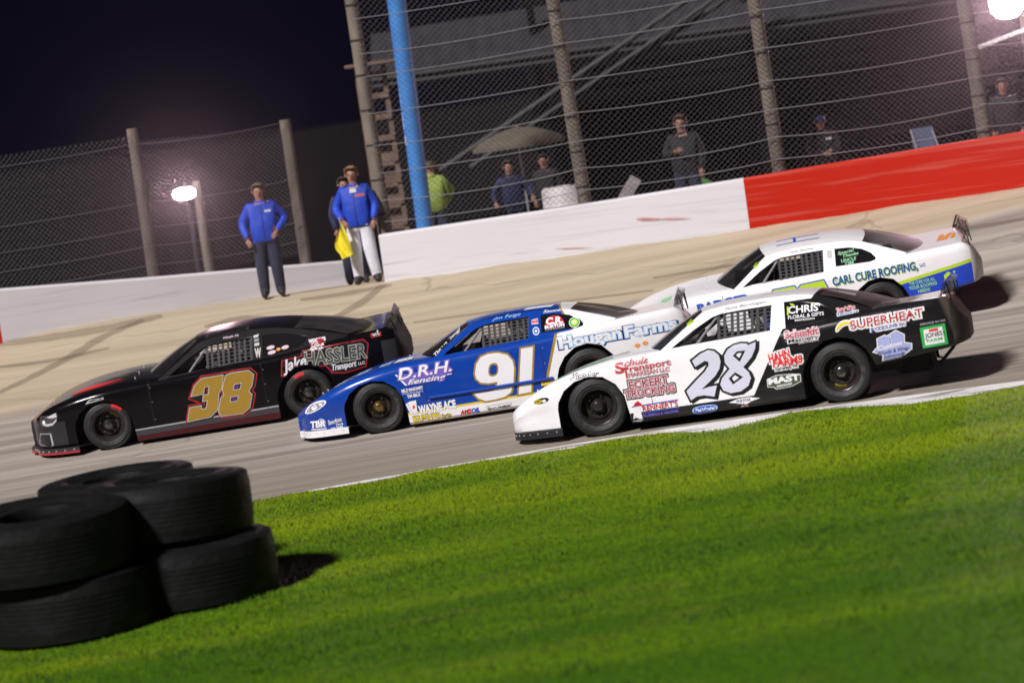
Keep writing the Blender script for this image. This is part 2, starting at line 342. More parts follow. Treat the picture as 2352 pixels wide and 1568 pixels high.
# grass blades
N = 640000
gy = 11.5 + (30.2-11.5)*np.random.rand(N)**0.85
half = gy*0.235 + 2.6
gx = (np.random.rand(N)*2-1)*half
ge = 29.66 - 0.034*gx*gx
wv = wave(gx, np.exp, np.sin)
keep = gy < ge + wv + (np.random.rand(N)-0.4)*0.10
gx, gy = gx[keep], gy[keep]; n = len(gx)
gzv = 0.02*gx + 0.012
tuft = np.clip(np.sin(gx*3.1+np.sin(gy*2.3)*2)*np.sin(gy*4.7+np.sin(gx*1.7)*2)*1.5-0.35, 0, 1)
hgt = (0.009 + 0.013*np.random.rand(n))*(1+0.9*tuft); ang = np.random.rand(n)*math.tau; wd = 0.0035 + 0.003*np.random.rand(n)
lean = 0.022*np.random.rand(n); la = np.random.rand(n)*math.tau
vv = np.zeros((n, 3, 3))
vv[:, 0] = np.c_[gx-np.cos(ang)*wd, gy-np.sin(ang)*wd, gzv-0.004]; vv[:, 1] = np.c_[gx+np.cos(ang)*wd, gy+np.sin(ang)*wd, gzv-0.004]
vv[:, 2] = np.c_[gx+np.cos(la)*lean, gy+np.sin(la)*lean, gzv+hgt]
me = bpy.data.meshes.new('grass'); me.vertices.add(n*3); me.vertices.foreach_set('co', vv.ravel())
me.loops.add(n*3); me.loops.foreach_set('vertex_index', np.arange(n*3, dtype=np.int32))
me.polygons.add(n); me.polygons.foreach_set('loop_start', np.arange(0, n*3, 3, dtype=np.int32)); me.polygons.foreach_set('loop_total', np.full(n, 3, dtype=np.int32))
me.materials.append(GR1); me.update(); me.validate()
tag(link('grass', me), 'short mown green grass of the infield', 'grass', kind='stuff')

# tyre marks laid on the track
SKID = mat('tyre_rubber_mark', (0.15, 0.112, 0.08), 0.8, var=0.4, scale=2, trans=0.70)
def skid(pts, w0):
    g = [on_ground(*p) for p in pts]; dense = []
    for i in range(len(g)-1):
        p0 = g[max(i-1, 0)]; p1 = g[i]; p2 = g[i+1]; p3 = g[min(i+2, len(g)-1)]
        for k in range(6):
            s = k/6; dense.append(0.5*((2*p1)+(p2-p0)*s+(2*p0-5*p1+4*p2-p3)*s*s+(3*p1-p0-3*p2+p3)*s**3))
    dense.append(g[-1]); L = []; Rr = []
    for i, p in enumerate(dense):
        d = (dense[min(i+1, len(dense)-1)]-dense[max(i-1, 0)]); q = Vector((-d.y, d.x, 0)).normalized()
        ww = w0*(0.5+0.5*math.sin(math.pi*min(1, max(0.06, i/len(dense)))))*(0.85+0.3*random.random())/2
        for S, sg in ((L, 1), (Rr, -1)):
            a = p+q*ww*sg; S.append((a.x, a.y, gz(a.x, a.y)+0.012))
    b = MB(); b.grid([L, Rr], SKID); tag(b.build('tyre_mark', smooth=0, recalc=False), kind='structure')
for pts, w_ in [([(-30, 915), (70, 868), (169, 816), (236, 775), (330, 735)], 0.22), ([(700, 770), (753, 739), (828, 697), (880, 655)], 0.20), ([(-30, 795), (120, 775), (260, 752), (372, 726)], 0.3),
               ([(470, 752), (560, 732), (650, 738)], 0.22), ([(690, 690), (790, 676), (900, 655)], 0.2), ([(-20, 845), (110, 830), (250, 800)], 0.14), ([(1500, 640), (1800, 590), (2100, 545), (2380, 500)], 0.16), ([(950, 742), (1250, 700), (1500, 668)], 0.12)]:
    skid(pts, w_)

# ------------------------------------------------------------------ retaining walls
def wall(name, pts, th, m_of, label):
    """pts = list of (px, py_base, py_top) in picture units; stands on the track's outer edge"""
    b = MB(); base = [at(p[0], p[1], p[3]) if len(p) > 3 else on_ground(p[0], p[1]) for p in pts]; top = [at(p[0], p[2], base[i].y).z for i, p in enumerate(pts)]
    for i in range(len(pts)-1):
        A, B = base[i], base[i+1]; n = 8; q = Vector((-(B.y-A.y), B.x-A.x, 0)).normalized()*th; rows = []
        for k in range(n+1):
            s = k/n; P = A.lerp(B, s); zt = top[i]+(top[i+1]-top[i])*s; z0 = P.z-0.25
            c = q.normalized()*0.025
            rows.append([(P.x, P.y, z0), (P.x+c.x*0.6, P.y+c.y*0.6, zt-0.03), (P.x+c.x*1.6, P.y+c.y*1.6, zt), (P.x+q.x-c.x, P.y+q.y-c.y, zt), (P.x+q.x, P.y+q.y, zt-0.03), (P.x+q.x, P.y+q.y, z0)])
        b.grid(rows, m_of(i))
        for r in (rows[0], rows[-1]): b.add(r, [list(range(6))], m_of(i))
    o = b.build(name, smooth=30); tag(o, label, 'wall'); return base, top
def wall_paint(name, col, scuff, sc2):
    m = bpy.data.materials.new(name); m.use_nodes = True; t = m.node_tree; b = t.nodes['Principled BSDF']
    g = node(t, 'ShaderNodeNewGeometry')
    def nz(s, sv, d=6):
        mp = node(t, 'ShaderNodeMapping'); mp.inputs['Scale'].default_value = sv; t.links.new(g.outputs['Position'], mp.inputs[0])
        n = node(t, 'ShaderNodeTexNoise'); n.inputs['Scale'].default_value = s; n.inputs['Detail'].default_value = d; t.links.new(mp.outputs[0], n.inputs['Vector']); return n.outputs['Fac']
    f = math_n(t, 'MAXIMUM', math_n(t, 'MULTIPLY', math_n(t, 'SUBTRACT', nz(1, (0.5, 0.5, 9)), 0.60, True), 6.0, True), math_n(t, 'MULTIPLY', math_n(t, 'SUBTRACT', nz(1.3, (0.25, 0.25, 14), 9), 0.56, True), 4.0, True))
    v = math_n(t, 'ADD', 0.9, math_n(t, 'MULTIPLY', nz(0.8, (0.5, 0.5, 1)), 0.2))
    mx = node(t, 'ShaderNodeMix', data_type='RGBA'); t.links.new(math_n(t, 'MULTIPLY', f, sc2), mx.inputs[0]); mx.inputs[6].default_value = (*col, 1); mx.inputs[7].default_value = (*scuff, 1)
    s = node(t, 'ShaderNodeVectorMath', operation='SCALE'); t.links.new(mx.outputs[2], s.inputs[0]); t.links.new(v, s.inputs[3]); t.links.new(s.outputs[0], b.inputs['Base Color'])
    b.inputs['Roughness'].default_value = 0.75; b.inputs['Specular IOR Level'].default_value = 0.15; return m
WW = wall_paint('white_wall_paint', (0.66, 0.64, 0.66), (0.36, 0.32, 0.31), 0.55); WR = wall_paint('red_wall_paint', (0.45, 0.014, 0.003), (0.58, 0.22, 0.17), 0.45)
rb, rt = wall('concrete_wall', [(884, 645, 538, 43.3), (1300, 583, 476, 42.8), (1722, 523, 408, 42.3), (2352, 428, 303, 41.2), (2800, 358, 226, 40.4)], 0.32, lambda i: WW if i < 2 else WR, 'long white and red concrete wall on the right below the tall fence')
lb, lt = wall('concrete_wall', [(-420, 838, 700, 42.2), (4, 770, 662, 43.0), (400, 712, 632, 44.0), (820, 652, 596, 45.2)], 0.32, lambda i: WR if i < 1 else WW, 'dull white concrete wall on the left behind the standing officials')
# scrapes left on the white wall
b = MB(); SCR = mat('red_scrape', (0.50, 0.14, 0.12), 0.6, var=0.3, trans=0.35); 
p0 = rb[1].lerp(rb[2], 0.40)
for dx, dz, L_, h_ in ((0, 0.38, 0.42, 0.05), (0.35, 0.33, 0.5, 0.03), (-1.3, 0.10, 0.6, 0.02)):
    pts = []
    for s, hh in ((0, 0.2), (0.3, 1), (0.7, 0.7), (1, 0.1)):
        q = p0 + (rb[2]-rb[1]).normalized()*(dx+L_*s); pts.append((q.x, q.y, q.z+dz-0.06*s, hh*h_))
    b.grid([[(x, y-0.012, z+h/2) for x, y, z, h in pts], [(x, y-0.012, z-h/2) for x, y, z, h in pts]], SCR)
tag(b.build('wall_scrape', smooth=0), kind='structure')

# ------------------------------------------------------------------ catch fences
POST = mat('weathered_post', (0.165, 0.135, 0.108), 0.85, var=0.3, scale=6, bump=0.3, stretch=(1, 1, 0.25))
BAND = mat('post_band', (0.02, 0.02, 0.02), 0.6); WIRE = mat('galvanised_wire', (0.075, 0.066, 0.070), 0.6, spec=0.25); CABLE = mat('steel_cable', (0.17, 0.155, 0.16), 0.5, metal=0.2)
def chain(b, A, B, z0a, z0b, z1a, z1b, pitch=0.095, r=0.0032):
    A = Vector((A.x, A.y, 0)); B = Vector((B.x, B.y, 0)); L = (B-A).length; H = max(z1a-z0a, z1b-z0b); d = (B-A)/L; nrm = Vector((-d.y, d.x, 0))
    cnt = int((L+H)/pitch)+1; vs = []; fs = []
    for fam in (0, 1):
        for i in range(cnt+1):
            u = i*pitch
            # line u - z = const (fam 0) or its mirror, clipped to the panel
            pa = (max(0, u-H), min(H, u) if u <= H else H) if fam == 0 else None
            s0, h0 = (u, 0) if u <= L else (L, u-L)
            s1, h1 = (u-H, H) if u >= H else (0, u)
            if fam: s0, s1 = L-s0, L-s1
            if abs(s0-s1) < 1e-4: continue
            off = nrm*(0.003 if fam else -0.003); k = len(vs)
            def P(s, h):
                tz = s/L; zlo = z0a+(z0b-z0a)*tz; zhi = z1a+(z1b-z1a)*tz
                return A + d*s + off + Vector((0, 0, zlo+(zhi-zlo)*h/H))
            p, q = P(s0, h0), P(s1, h1); dd = (q-p).normalized(); e = dd.cross(nrm)
            for c in (p, q):
                vs += [c+e*r, c-e*r*0.5+nrm*r*0.87, c-e*r*0.5-nrm*r*0.87]
            fs += [[k, k+1, k+4, k+3], [k+1, k+2, k+5, k+4], [k+2, k, k+3, k+5]]
    b.add(vs, fs, WIRE)
def post(parent, base, top, wd, bands=True):
    d = Vector(top)-Vector(base); L = d.length; b = MB(); rot = Vector((0, 0, 1)).rotation_difference(d).to_matrix()
    b.tube([base, Vector(base)+d*0.5, top], wd/2*1.04, POST, 14, wd/2*0.96)
    if bands:
        for k in range(1, int(L/0.55)):
            p = Vector(base)+d*(k*0.55/L); b.tube([p, p+d.normalized()*0.022], wd/2+0.012, BAND, 14)
    return b.build('post', parent)
fr = empty('catch_fence', rb[0]+Vector((0, 0.5, 0)), label='tall wire catch fence on wooden posts above the white and red wall', cat='fence')
inv = fr.location
posts = []
for (bx, by, tx, ty) in [(886, 530, 800, -40), (1340, 440, 1262, -40), (1790, 392, 1724, -40), (2262, 318, 2205, -40), (2760, 240, 2700, -90)]:
    # base stands just behind the wall, follow the wall line
    i = 0
    Yw = None
    for j in range(len(rb)-1):
        X = at(bx, by, rb[j].y).x
        if rb[j].x-0.4 <= X <= rb[j+1].x+0.01: Yw = rb[j].y+(rb[j+1].y-rb[j].y)*(X-rb[j].x)/(rb[j+1].x-rb[j].x); break
    Yw = (Yw if Yw else rb[-1].y)+0.52
    Bp = at(bx, by, Yw); Tp = at(tx, ty, Yw); s = (Bp.z-1.15)/(Tp.z-Bp.z)
    Bp = Vector((Bp.x-(Tp.x-Bp.x)*s, Yw, 1.15)); posts.append((Bp, Tp))
for Bp, Tp in posts:
    post(fr, Bp-inv, Tp-inv+Vector((0, 0, 0.5)), 0.215)
b = MB(); cabs = []
for j in range(len(posts)-1):
    A, TA = posts[j]; B, TB = posts[j+1]; wa = 2.0
    chain(b, A-inv+Vector((0, -0.14, 0)), B-inv+Vector((0, -0.14, 0)), wa-inv.z, wa-inv.z+0.05, TA.z-inv.z+0.3, TB.z-inv.z+0.3)
b.build('wire_mesh', fr, smooth=0, recalc=False)
for hz in (0.16, 0.50, 0.92, 1.36, 1.86, 2.44, 2.80, 3.35, 3.9):
    b = MB()
    for j in range(len(posts)-1):
        A, B = posts[j][0], posts[j+1][0]; zw = 2.02 + 0.02*(A.x); zw2 = 2.02+0.02*B.x
        sag = 0.03+0.05*((j*3+int(hz*10)) % 3)/2
        b.tube([Vector((A.x+(B.x-A.x)*s, A.y+(B.y-A.y)*s-0.17, zw+(zw2-zw)*s+hz-sag*4*s*(1-s)))-inv for s in [k/8 for k in range(9)]], 0.0065, CABLE, 5)
    b.build('cable', fr)
fl_ = empty('catch_fence', lb[1]+Vector((0, 0.5, 0)), label='lower wire catch fence above the dull white wall on the left', cat='fence'); inv = fl_.location
lp = []
for (bx, by, tx, ty, X) in [(-230, 700, -290, 370, 0), (353, 632, 303, 295, 0), (703, 603, 654, 275, 0)]:
    Yw = lb[1].y+0.5+(lb[3].y-lb[1].y)*(bx-4)/816 if bx > 4 else lb[1].y+0.4
    Bp = at(bx, by, Yw); Tp = at(tx, ty, Yw); s = (Bp.z-1.0)/(Tp.z-Bp.z); lp.append((Vector((Bp.x-(Tp.x-Bp.x)*s, Yw, 1.0)), Tp))
for Bp, Tp in lp: post(fl_, Bp-inv, Tp-inv, 0.19, False)
b = MB()
for j in range(2):
    A, TA = lp[j]; B, TB = lp[j+1]
    chain(b, A-inv+Vector((0, -0.12, 0)), B-inv+Vector((0, -0.12, 0)), 1.75-inv.z, 1.75-inv.z, TA.z-inv.z-0.2, TB.z-inv.z-0.12, pitch=0.085)
b.build('wire_mesh', fl_, smooth=0, recalc=False)
for hz in (0.12, 0.42, 0.72, 1.12, 2.05):
    b = MB()
    for j in range(2):
        A, B = lp[j][0], lp[j+1][0]
        b.tube([Vector((A.x+(B.x-A.x)*s, A.y+(B.y-A.y)*s-0.14, 1.86+hz-0.05*4*s*(1-s)))-inv for s in [k/8 for k in range(9)]], 0.0045, CABLE, 5)
    b.build('cable', fl_)

# ------------------------------------------------------------------ things behind the fence
BLUEP = mat('blue_pole_paint', (0.05, 0.21, 0.55), 0.45, var=0.12, scale=3)
WOOD = mat('old_planks', (0.16, 0.105, 0.075), 0.8, var=0.35, scale=5, stretch=(1, 1, 6), bump=0.3)
Yp = 45.7; Bp = at(976, 520, Yp); Tp = at(903, -60, Yp)
b = MB(); d = (Tp-Bp); b0 = Bp - d*((Bp.z-1.3)/d.z)
bp_ = empty('light_pole', b0, label='thick bright blue steel pole behind the fence', cat='pole')
b.tube([(0, 0, 0), (d*0.6), d*1.4], 0.135, BLUEP, 20, 0.165); b.build('shaft', bp_)
b = MB(); b.lathe([(0.05, 0), (0.26, 0), (0.26, 0.05), (0.15, 0.06), (0.14, 0.2)], BLUEP, 20, 'Z'); b.build('base_flange', bp_)
# timber flag tower between the first post and the pole
Yt = 46.2; c0 = at(905, 530, Yt); c1 = at(862, 150, Yt); tw = empty('wooden_tower', (c0.x, Yt, 1.3), label='narrow brown timber tower beside the blue pole', cat='tower')
H = c1.z-1.3
for sx in (-0.22, 0.22):
    b = MB(); b.box((sx, 0, H/2), (0.09, 0.09, H), WOOD, bev=0.008); b.build('upright', tw)
for k in range(9):
    b = MB(); b.box((0, -0.065, 0.35+k*(H-0.5)/8), (0.50, 0.03, 0.10), WOOD, bev=0.006); b.build('crosspiece', tw)
b = MB(); b.box((0, 0.10, H*0.30), (0.5, 0.05, H*0.55), WOOD, bev=0.006); b.build('back_panel', tw)
b = MB(); b.box((0.05, 0, H+0.03), (0.9, 0.7, 0.06), WOOD, bev=0.01); b.build('platform', tw)
# grandstand far behind: roof, columns, raking beams, benches
STEEL = mat('dark_roof_steel', (0.026, 0.024, 0.028), 0.6, var=0.2, scale=2); DARKT = mat('dark_timber', (0.004, 0.0033, 0.004), 0.9, var=0.3, spec=0.1)
BEAMM = mat('raking_steel', (0.024, 0.022, 0.024), 0.6)
Yg = 58.0; gs = empty('grandstand', (at(1400, 500, Yg).x, Yg, 1.35), label='dark covered grandstand with sloping roof far behind the fence', cat='grandstand'); gi = gs.location
ra, rb_, rc, rd = at(842, 74, Yg), at(2700, -235, Yg), at(2700, -85, Yg), at(852, 186, Yg)
b = MB(); n = 90
lo = [rd.lerp(rc, k/n)-gi for k in range(n+1)]; up = [ra.lerp(rb_, k/n)-gi for k in range(n+1)]
for k in range(n+1):
    z_ = 0.03*math.sin(k*math.pi/1.0)+(0.035 if k % 2 else 0)
    lo[k].y += -z_; up[k].y += 2.2-z_
b.grid([lo, up], STEEL)
b.grid([[p+Vector((0, 0.02, -0.10)) for p in lo], [p+Vector((0, 0.05, -0.10)) + Vector((0, 12, 1.2)) for p in lo]], DARKT); b.build('roof', gs, smooth=0, recalc=False)
b = MB(); 
for k in (0, 1): 
    A = lo[0] if k == 0 else lo[0]+Vector((0, 0, -0.14)); B = lo[-1]+Vector((0, 0, -0.14*k)); b.tube([A, B], 0.05, BEAMM, 6)
b.build('eave_beam', gs)
def beam(p, q, Y0, Y1, r):
    b = MB(); b.tube([at(*p, Y0)-gi, at(*q, Y1)-gi], r, BEAMM, 8); b.build('raking_beam', gs)
beam((1010, 392), (1590, -8), 57, 57, 0.06); beam((1080, 385), (1680, -30), 57.1, 57.1, 0.05); beam((1290, 245), (1760, -60), 57.3, 57.3, 0.05)
b = MB(); b.box((13, 14, 3.0), (28, 0.3, 9), DARKT); b.build('back_wall', gs)
for k in range(6):
    b = MB(); b.box((13, 6+k*1.1, 0.5+k*0.45), (27, 0.9, 0.10), DARKT, bev=0.01); b.build('bench', gs)
for k in range(5):
    b = MB(); x_ = -1+k*4.5; b.box((x_, 1.0, 2.2), (0.16, 0.16, 4.6), DARKT, bev=0.01); b.build('column', gs)
# parasol
TAN = mat('tan_canvas', (0.10, 0.085, 0.06), 0.8, var=0.15, scale=3); TAN2 = mat('tan_canvas_edge', (0.42, 0.34, 0.23), 0.8)
Yu = 49.0; cu_ = at(1192, 330, Yu); um = empty('parasol', (cu_.x, Yu, 1.35), label='tan canvas parasol open behind the fence', cat='parasol')
b = MB(); hz = cu_.z-1.35; nn = 8; rows = []
for rr, zz in ((0.02, 0.30), (0.35, 0.24), (0.72, 0.10), (0.86, 0.0), (0.865, -0.06)):
    rows.append([(rr*math.cos(k*math.pi/4+.3), rr*math.sin(k*math.pi/4+.3), hz+zz-0.13*0) for k in range(nn)])
b.grid(rows, TAN, wrap=True); c = b.build('canopy', um, smooth=20); c.rotation_euler = (0, 0, 0)
b = MB(); b.tube([(0, 0, 0), (0, 0, hz+0.32)], 0.022, GREYBAR, 8); b.build('pole', um)
b = MB(); b.lathe([(0.01, 0), (0.25, 0), (0.25, 0.06), (0.05, 0.1), (0.04, 0.3)], BLACK, 20, 'Z'); b.build('base', um)
# white barrel
WB = mat('white_drum', (0.62, 0.58, 0.56), 0.5, var=0.1); q = at(1300, 478, 44.0)
dr = empty('drum', (q.x, 44.0, 1.3), label='white plastic drum standing behind the wall', cat='drum'); hz = at(1300, 424, 44.0).z-1.3
b = MB(); b.lathe([(0.01, 0), (0.34, 0), (0.36, 0.05), (0.355, hz*0.33), (0.37, hz*0.36), (0.355, hz*0.39), (0.355, hz*0.66), (0.37, hz*0.69), (0.355, hz*0.72), (0.35, hz-0.06), (0.31, hz-0.01)], WB, 32, 'Z'); b.build('shell', dr)
b = MB(); b.lathe([(0.30, hz-0.015), (0.30, hz-0.03), (0.01, hz-0.03)], WB, 32, 'Z'); b.lathe([(0.02, hz-0.03), (0.05, hz-0.03), (0.05, hz+0.01), (0.01, hz+0.01)], BLACK, 12, 'Z', (0.15, 0, 0)); b.build('lid', dr)
# folding chairs leaning / standing behind the wall
def chair(px, py, Y, m, label, lean, group=None):
    q = at(px, py, Y); ch = empty('folding_chair', (q.x, Y, 1.32), lean, label=label, cat='chair', group=group); hh = q.z-1.32+0.05
    b = MB(); b.box((0, 0.18, hh-0.22), (0.42, 0.03, 0.46), m, Matrix.Rotation(-0.15, 3, 'X'), 0.012); b.build('backrest', ch)
    b = MB(); b.box((0, -0.05, 0.45), (0.42, 0.42, 0.03), m, None, 0.01); b.build('seat', ch)
    for sx in (-0.2, 0.2):
        b = MB(); b.tube([(sx, 0.22, hh), (sx, -0.2, 0)], 0.014, GREYBAR, 8); b.build('leg', ch)
        b = MB(); b.tube([(sx, -0.22, 0.45), (sx, 0.24, 0)], 0.014, GREYBAR, 8); b.build('leg', ch)
chair(2132, 300, 45.4, mat('blue_grey_cloth', (0.10, 0.13, 0.22), 0.8), 'blue grey folding chair behind the red wall', 0.4)
q = at(1418, 446, 45.6); q2 = at(1445, 406, 45.6)
b = MB(); dv = q2-q; L_ = dv.length
b.box((0, 0, 0.55), (0.20, 0.04, 1.15), mat('pale_board', (0.36, 0.33, 0.33), 0.7, var=0.15), None, 0.006)
o = tag(b.build('board'), 'pale board leaning behind the white wall', 'board'); o.location = (q.x-0.35, 45.6, 1.3); o.rotation_euler = (0, math.atan2(dv.x, dv.z)*0.9, 0)
# green bag on the wall edge
q = at(1612, 424, 45.0); b = MB(); b.sphere((0, 0, 0.0), 0.20, mat('green_cloth', (0.06, 0.20, 0.05), 0.8, var=0.2, bump=0.4), 3, (1, 0.6, 0.55))
for v_i in range(len(b.v)):
    x, y, z = b.v[v_i]; k = 1+0.12*math.sin(x*21+z*13)*math.sin(y*17+1); b.v[v_i] = (x*k, y*k, z*k)
b.tube([(-0.08, 0, 0.08), (-0.04, 0, 0.17), (0.04, 0, 0.17), (0.08, 0, 0.08)], 0.012, BLACK, 6)
o = tag(b.build('bag'), 'small green bag on a crate behind the white wall', 'bag'); o.location = (q.x, 45.0, q.z-0.02)
b = MB(); b.box((0, 0, 0.30), (0.5, 0.4, 0.60), DARKT, None, 0.02)
for k in range(3): b.box((0, -0.205, 0.12+k*0.19), (0.5, 0.02, 0.10), WOOD, None, 0.004)
o = tag(b.build('crate'), 'dark wooden crate behind the white wall under the green bag', 'crate'); o.location = (q.x, 45.0, q.z-0.14-0.60)

# floodlights that show in the picture
LAMP = emis('lamp_glass', (1.0, 0.93, 0.95), 60.0)
def floodlight(px, py, Y, w_, h_, pole_px, label, power, arm=False):
    q = at(px, py, Y); fl = empty('floodlight', (q.x, Y, 1.25), label=label, cat='floodlight'); hz = q.z-1.25
    b = MB(); b.box((0, 0.14, hz), (w_*0.96, 0.24, h_*0.9), BLACK, None, 0.05); b.build('housing', fl)
    b = MB(); bm = bmesh.new(); bmesh.ops.create_uvsphere(bm, u_segments=32, v_segments=16, radius=1)
    for q_ in bm.verts:
        x_, y_, z_ = q_.co; sx_ = lambda v, e: math.copysign(abs(v)**e, v); q_.co = (sx_(x_, .85)*w_/2, 0.01+y_*0.10, hz+sx_(z_, .9)*h_*.55)
    b.bm(bm, LAMP); bm.free(); b.build('lens', fl, smooth=80)
    b = MB(); b.tube([(pole_px, 0.36, -0.1), (pole_px, 0.36, hz+0.2)], 0.10, POST, 14, 0.085); b.build('pole', fl)
    b = MB(); b.tube([(0, 0.26, hz), (pole_px, 0.36, hz)], 0.03, BLACK, 8); b.build('bracket', fl)
    ld = bpy.data.lights.new('lamp_light', 'AREA'); ld.shape = 'RECTANGLE'; ld.size = w_; ld.size_y = h_; ld.energy = power; ld.color = (1, 0.62, 0.74)
    lo_ = bpy.data.objects.new('lamp_light', ld); COL.objects.link(lo_); lo_.parent = fl; lo_.location = (0, -0.13, hz); lo_.rotation_euler = (R(-90), 0, 0)
    if arm:
        b = MB(); b.box((-0.12, 0.1, hz-0.62), (0.95, 0.06, 0.07), mat('lamp_arm', (0.6, 0.56, 0.55), 0.5), Matrix.Rotation(-0.22, 3, 'Y'), 0.01); b.build('arm', fl)
    return fl
floodlight(423, 445, 52.0, 0.42, 0.20, 0.22, 'lit floodlight on a short post behind the left fence', 190)
floodlight(2312, 6, 50.0, 0.60, 0.52, 0.35, 'lit floodlight high behind the right fence', 500, True)
b = MB(); q = at(440, 520, 52.6); b.tube([(0, 0, 0), (0, 0, q.z-0.75)], 0.035, CAGE, 10, 0.03); b.box((0, 0, 0.02), (0.2, 0.2, 0.04), CAGE, None, 0.005)
o = tag(b.build('marker_pole'), 'thin grey pole beside the left floodlight post', 'pole'); o.location = (q.x, 52.6, 1.2)
# ------------------------------------------------------------------ people
SKIN = mat('skin', (0.33, 0.165, 0.11), 0.55, var=0.12, scale=12); EYE = mat('eye_dark', (0.02, 0.015, 0.012), 0.3); LIP = mat('lips', (0.33, 0.12, 0.09), 0.5)
SHOE = mat('dark_shoe', (0.02, 0.018, 0.018), 0.6); DENIM = mat('dark_denim', (0.020, 0.025, 0.048), 0.85, var=0.3, scale=10)
def skin_mesh(verts, edges, radii, root=0, sub=2):
    me = bpy.data.meshes.new('figure'); me.from_pydata([tuple(v) for v in verts], edges, [])
    o = link('figure', me); m = o.modifiers.new('skin', 'SKIN'); m.use_smooth_shade = True
    for i, r in enumerate(radii):
        me.skin_vertices[0].data[i].radius = r if isinstance(r, tuple) else (r, r)
        me.skin_vertices[0].data[i].use_root = (i == root)
    s = o.modifiers.new('sub', 'SUBSURF'); s.levels = sub; s.render_levels = sub
    out = eval_mesh(o); v = [q.co.copy() for q in out.vertices]; f = [list(p.vertices) for p in out.polygons]
    bpy.data.meshes.remove(out); return v, f
def hand(wrist, dirv, side, curl=0.5):
    """palm, four bent fingers of different lengths and a thumb; grown as one skin from the wrist"""
    d = Vector(dirv).normalized(); up = Vector((0, -1, 0)) if abs(d.y) < 0.8 else Vector((0, 0, 1))
    sd = d.cross(up).normalized()*side; nrm = sd.cross(d).normalized()*side
    W = Vector(wrist); vs = [W, W+d*.045]; ed = [(0, 1)]; rd = [(.026, .020), (.034, .017)]
    bend = -nrm
    for k, (o, l) in enumerate(((-.028, .068), (-.009, .078), (.010, .073), (.028, .058))):
        a = W+d*.085+sd*o; b_ = a+(d*(1-.35*curl)+bend*curl*.7).normalized()*l*.5; c = b_+(d*(1-curl)+bend*curl).normalized()*l*.5; n = len(vs)
        vs += [a, b_, c]; ed += [(1, n), (n, n+1), (n+1, n+2)]; rd += [.0115, .0095, .0080]
    n = len(vs); vs += [W+d*.035-sd*.038, W+d*.075-sd*.052+bend*.015]; ed += [(1, n), (n, n+1)]; rd += [.013, .010]
    return skin_mesh(vs, ed, rd, 1, 1)
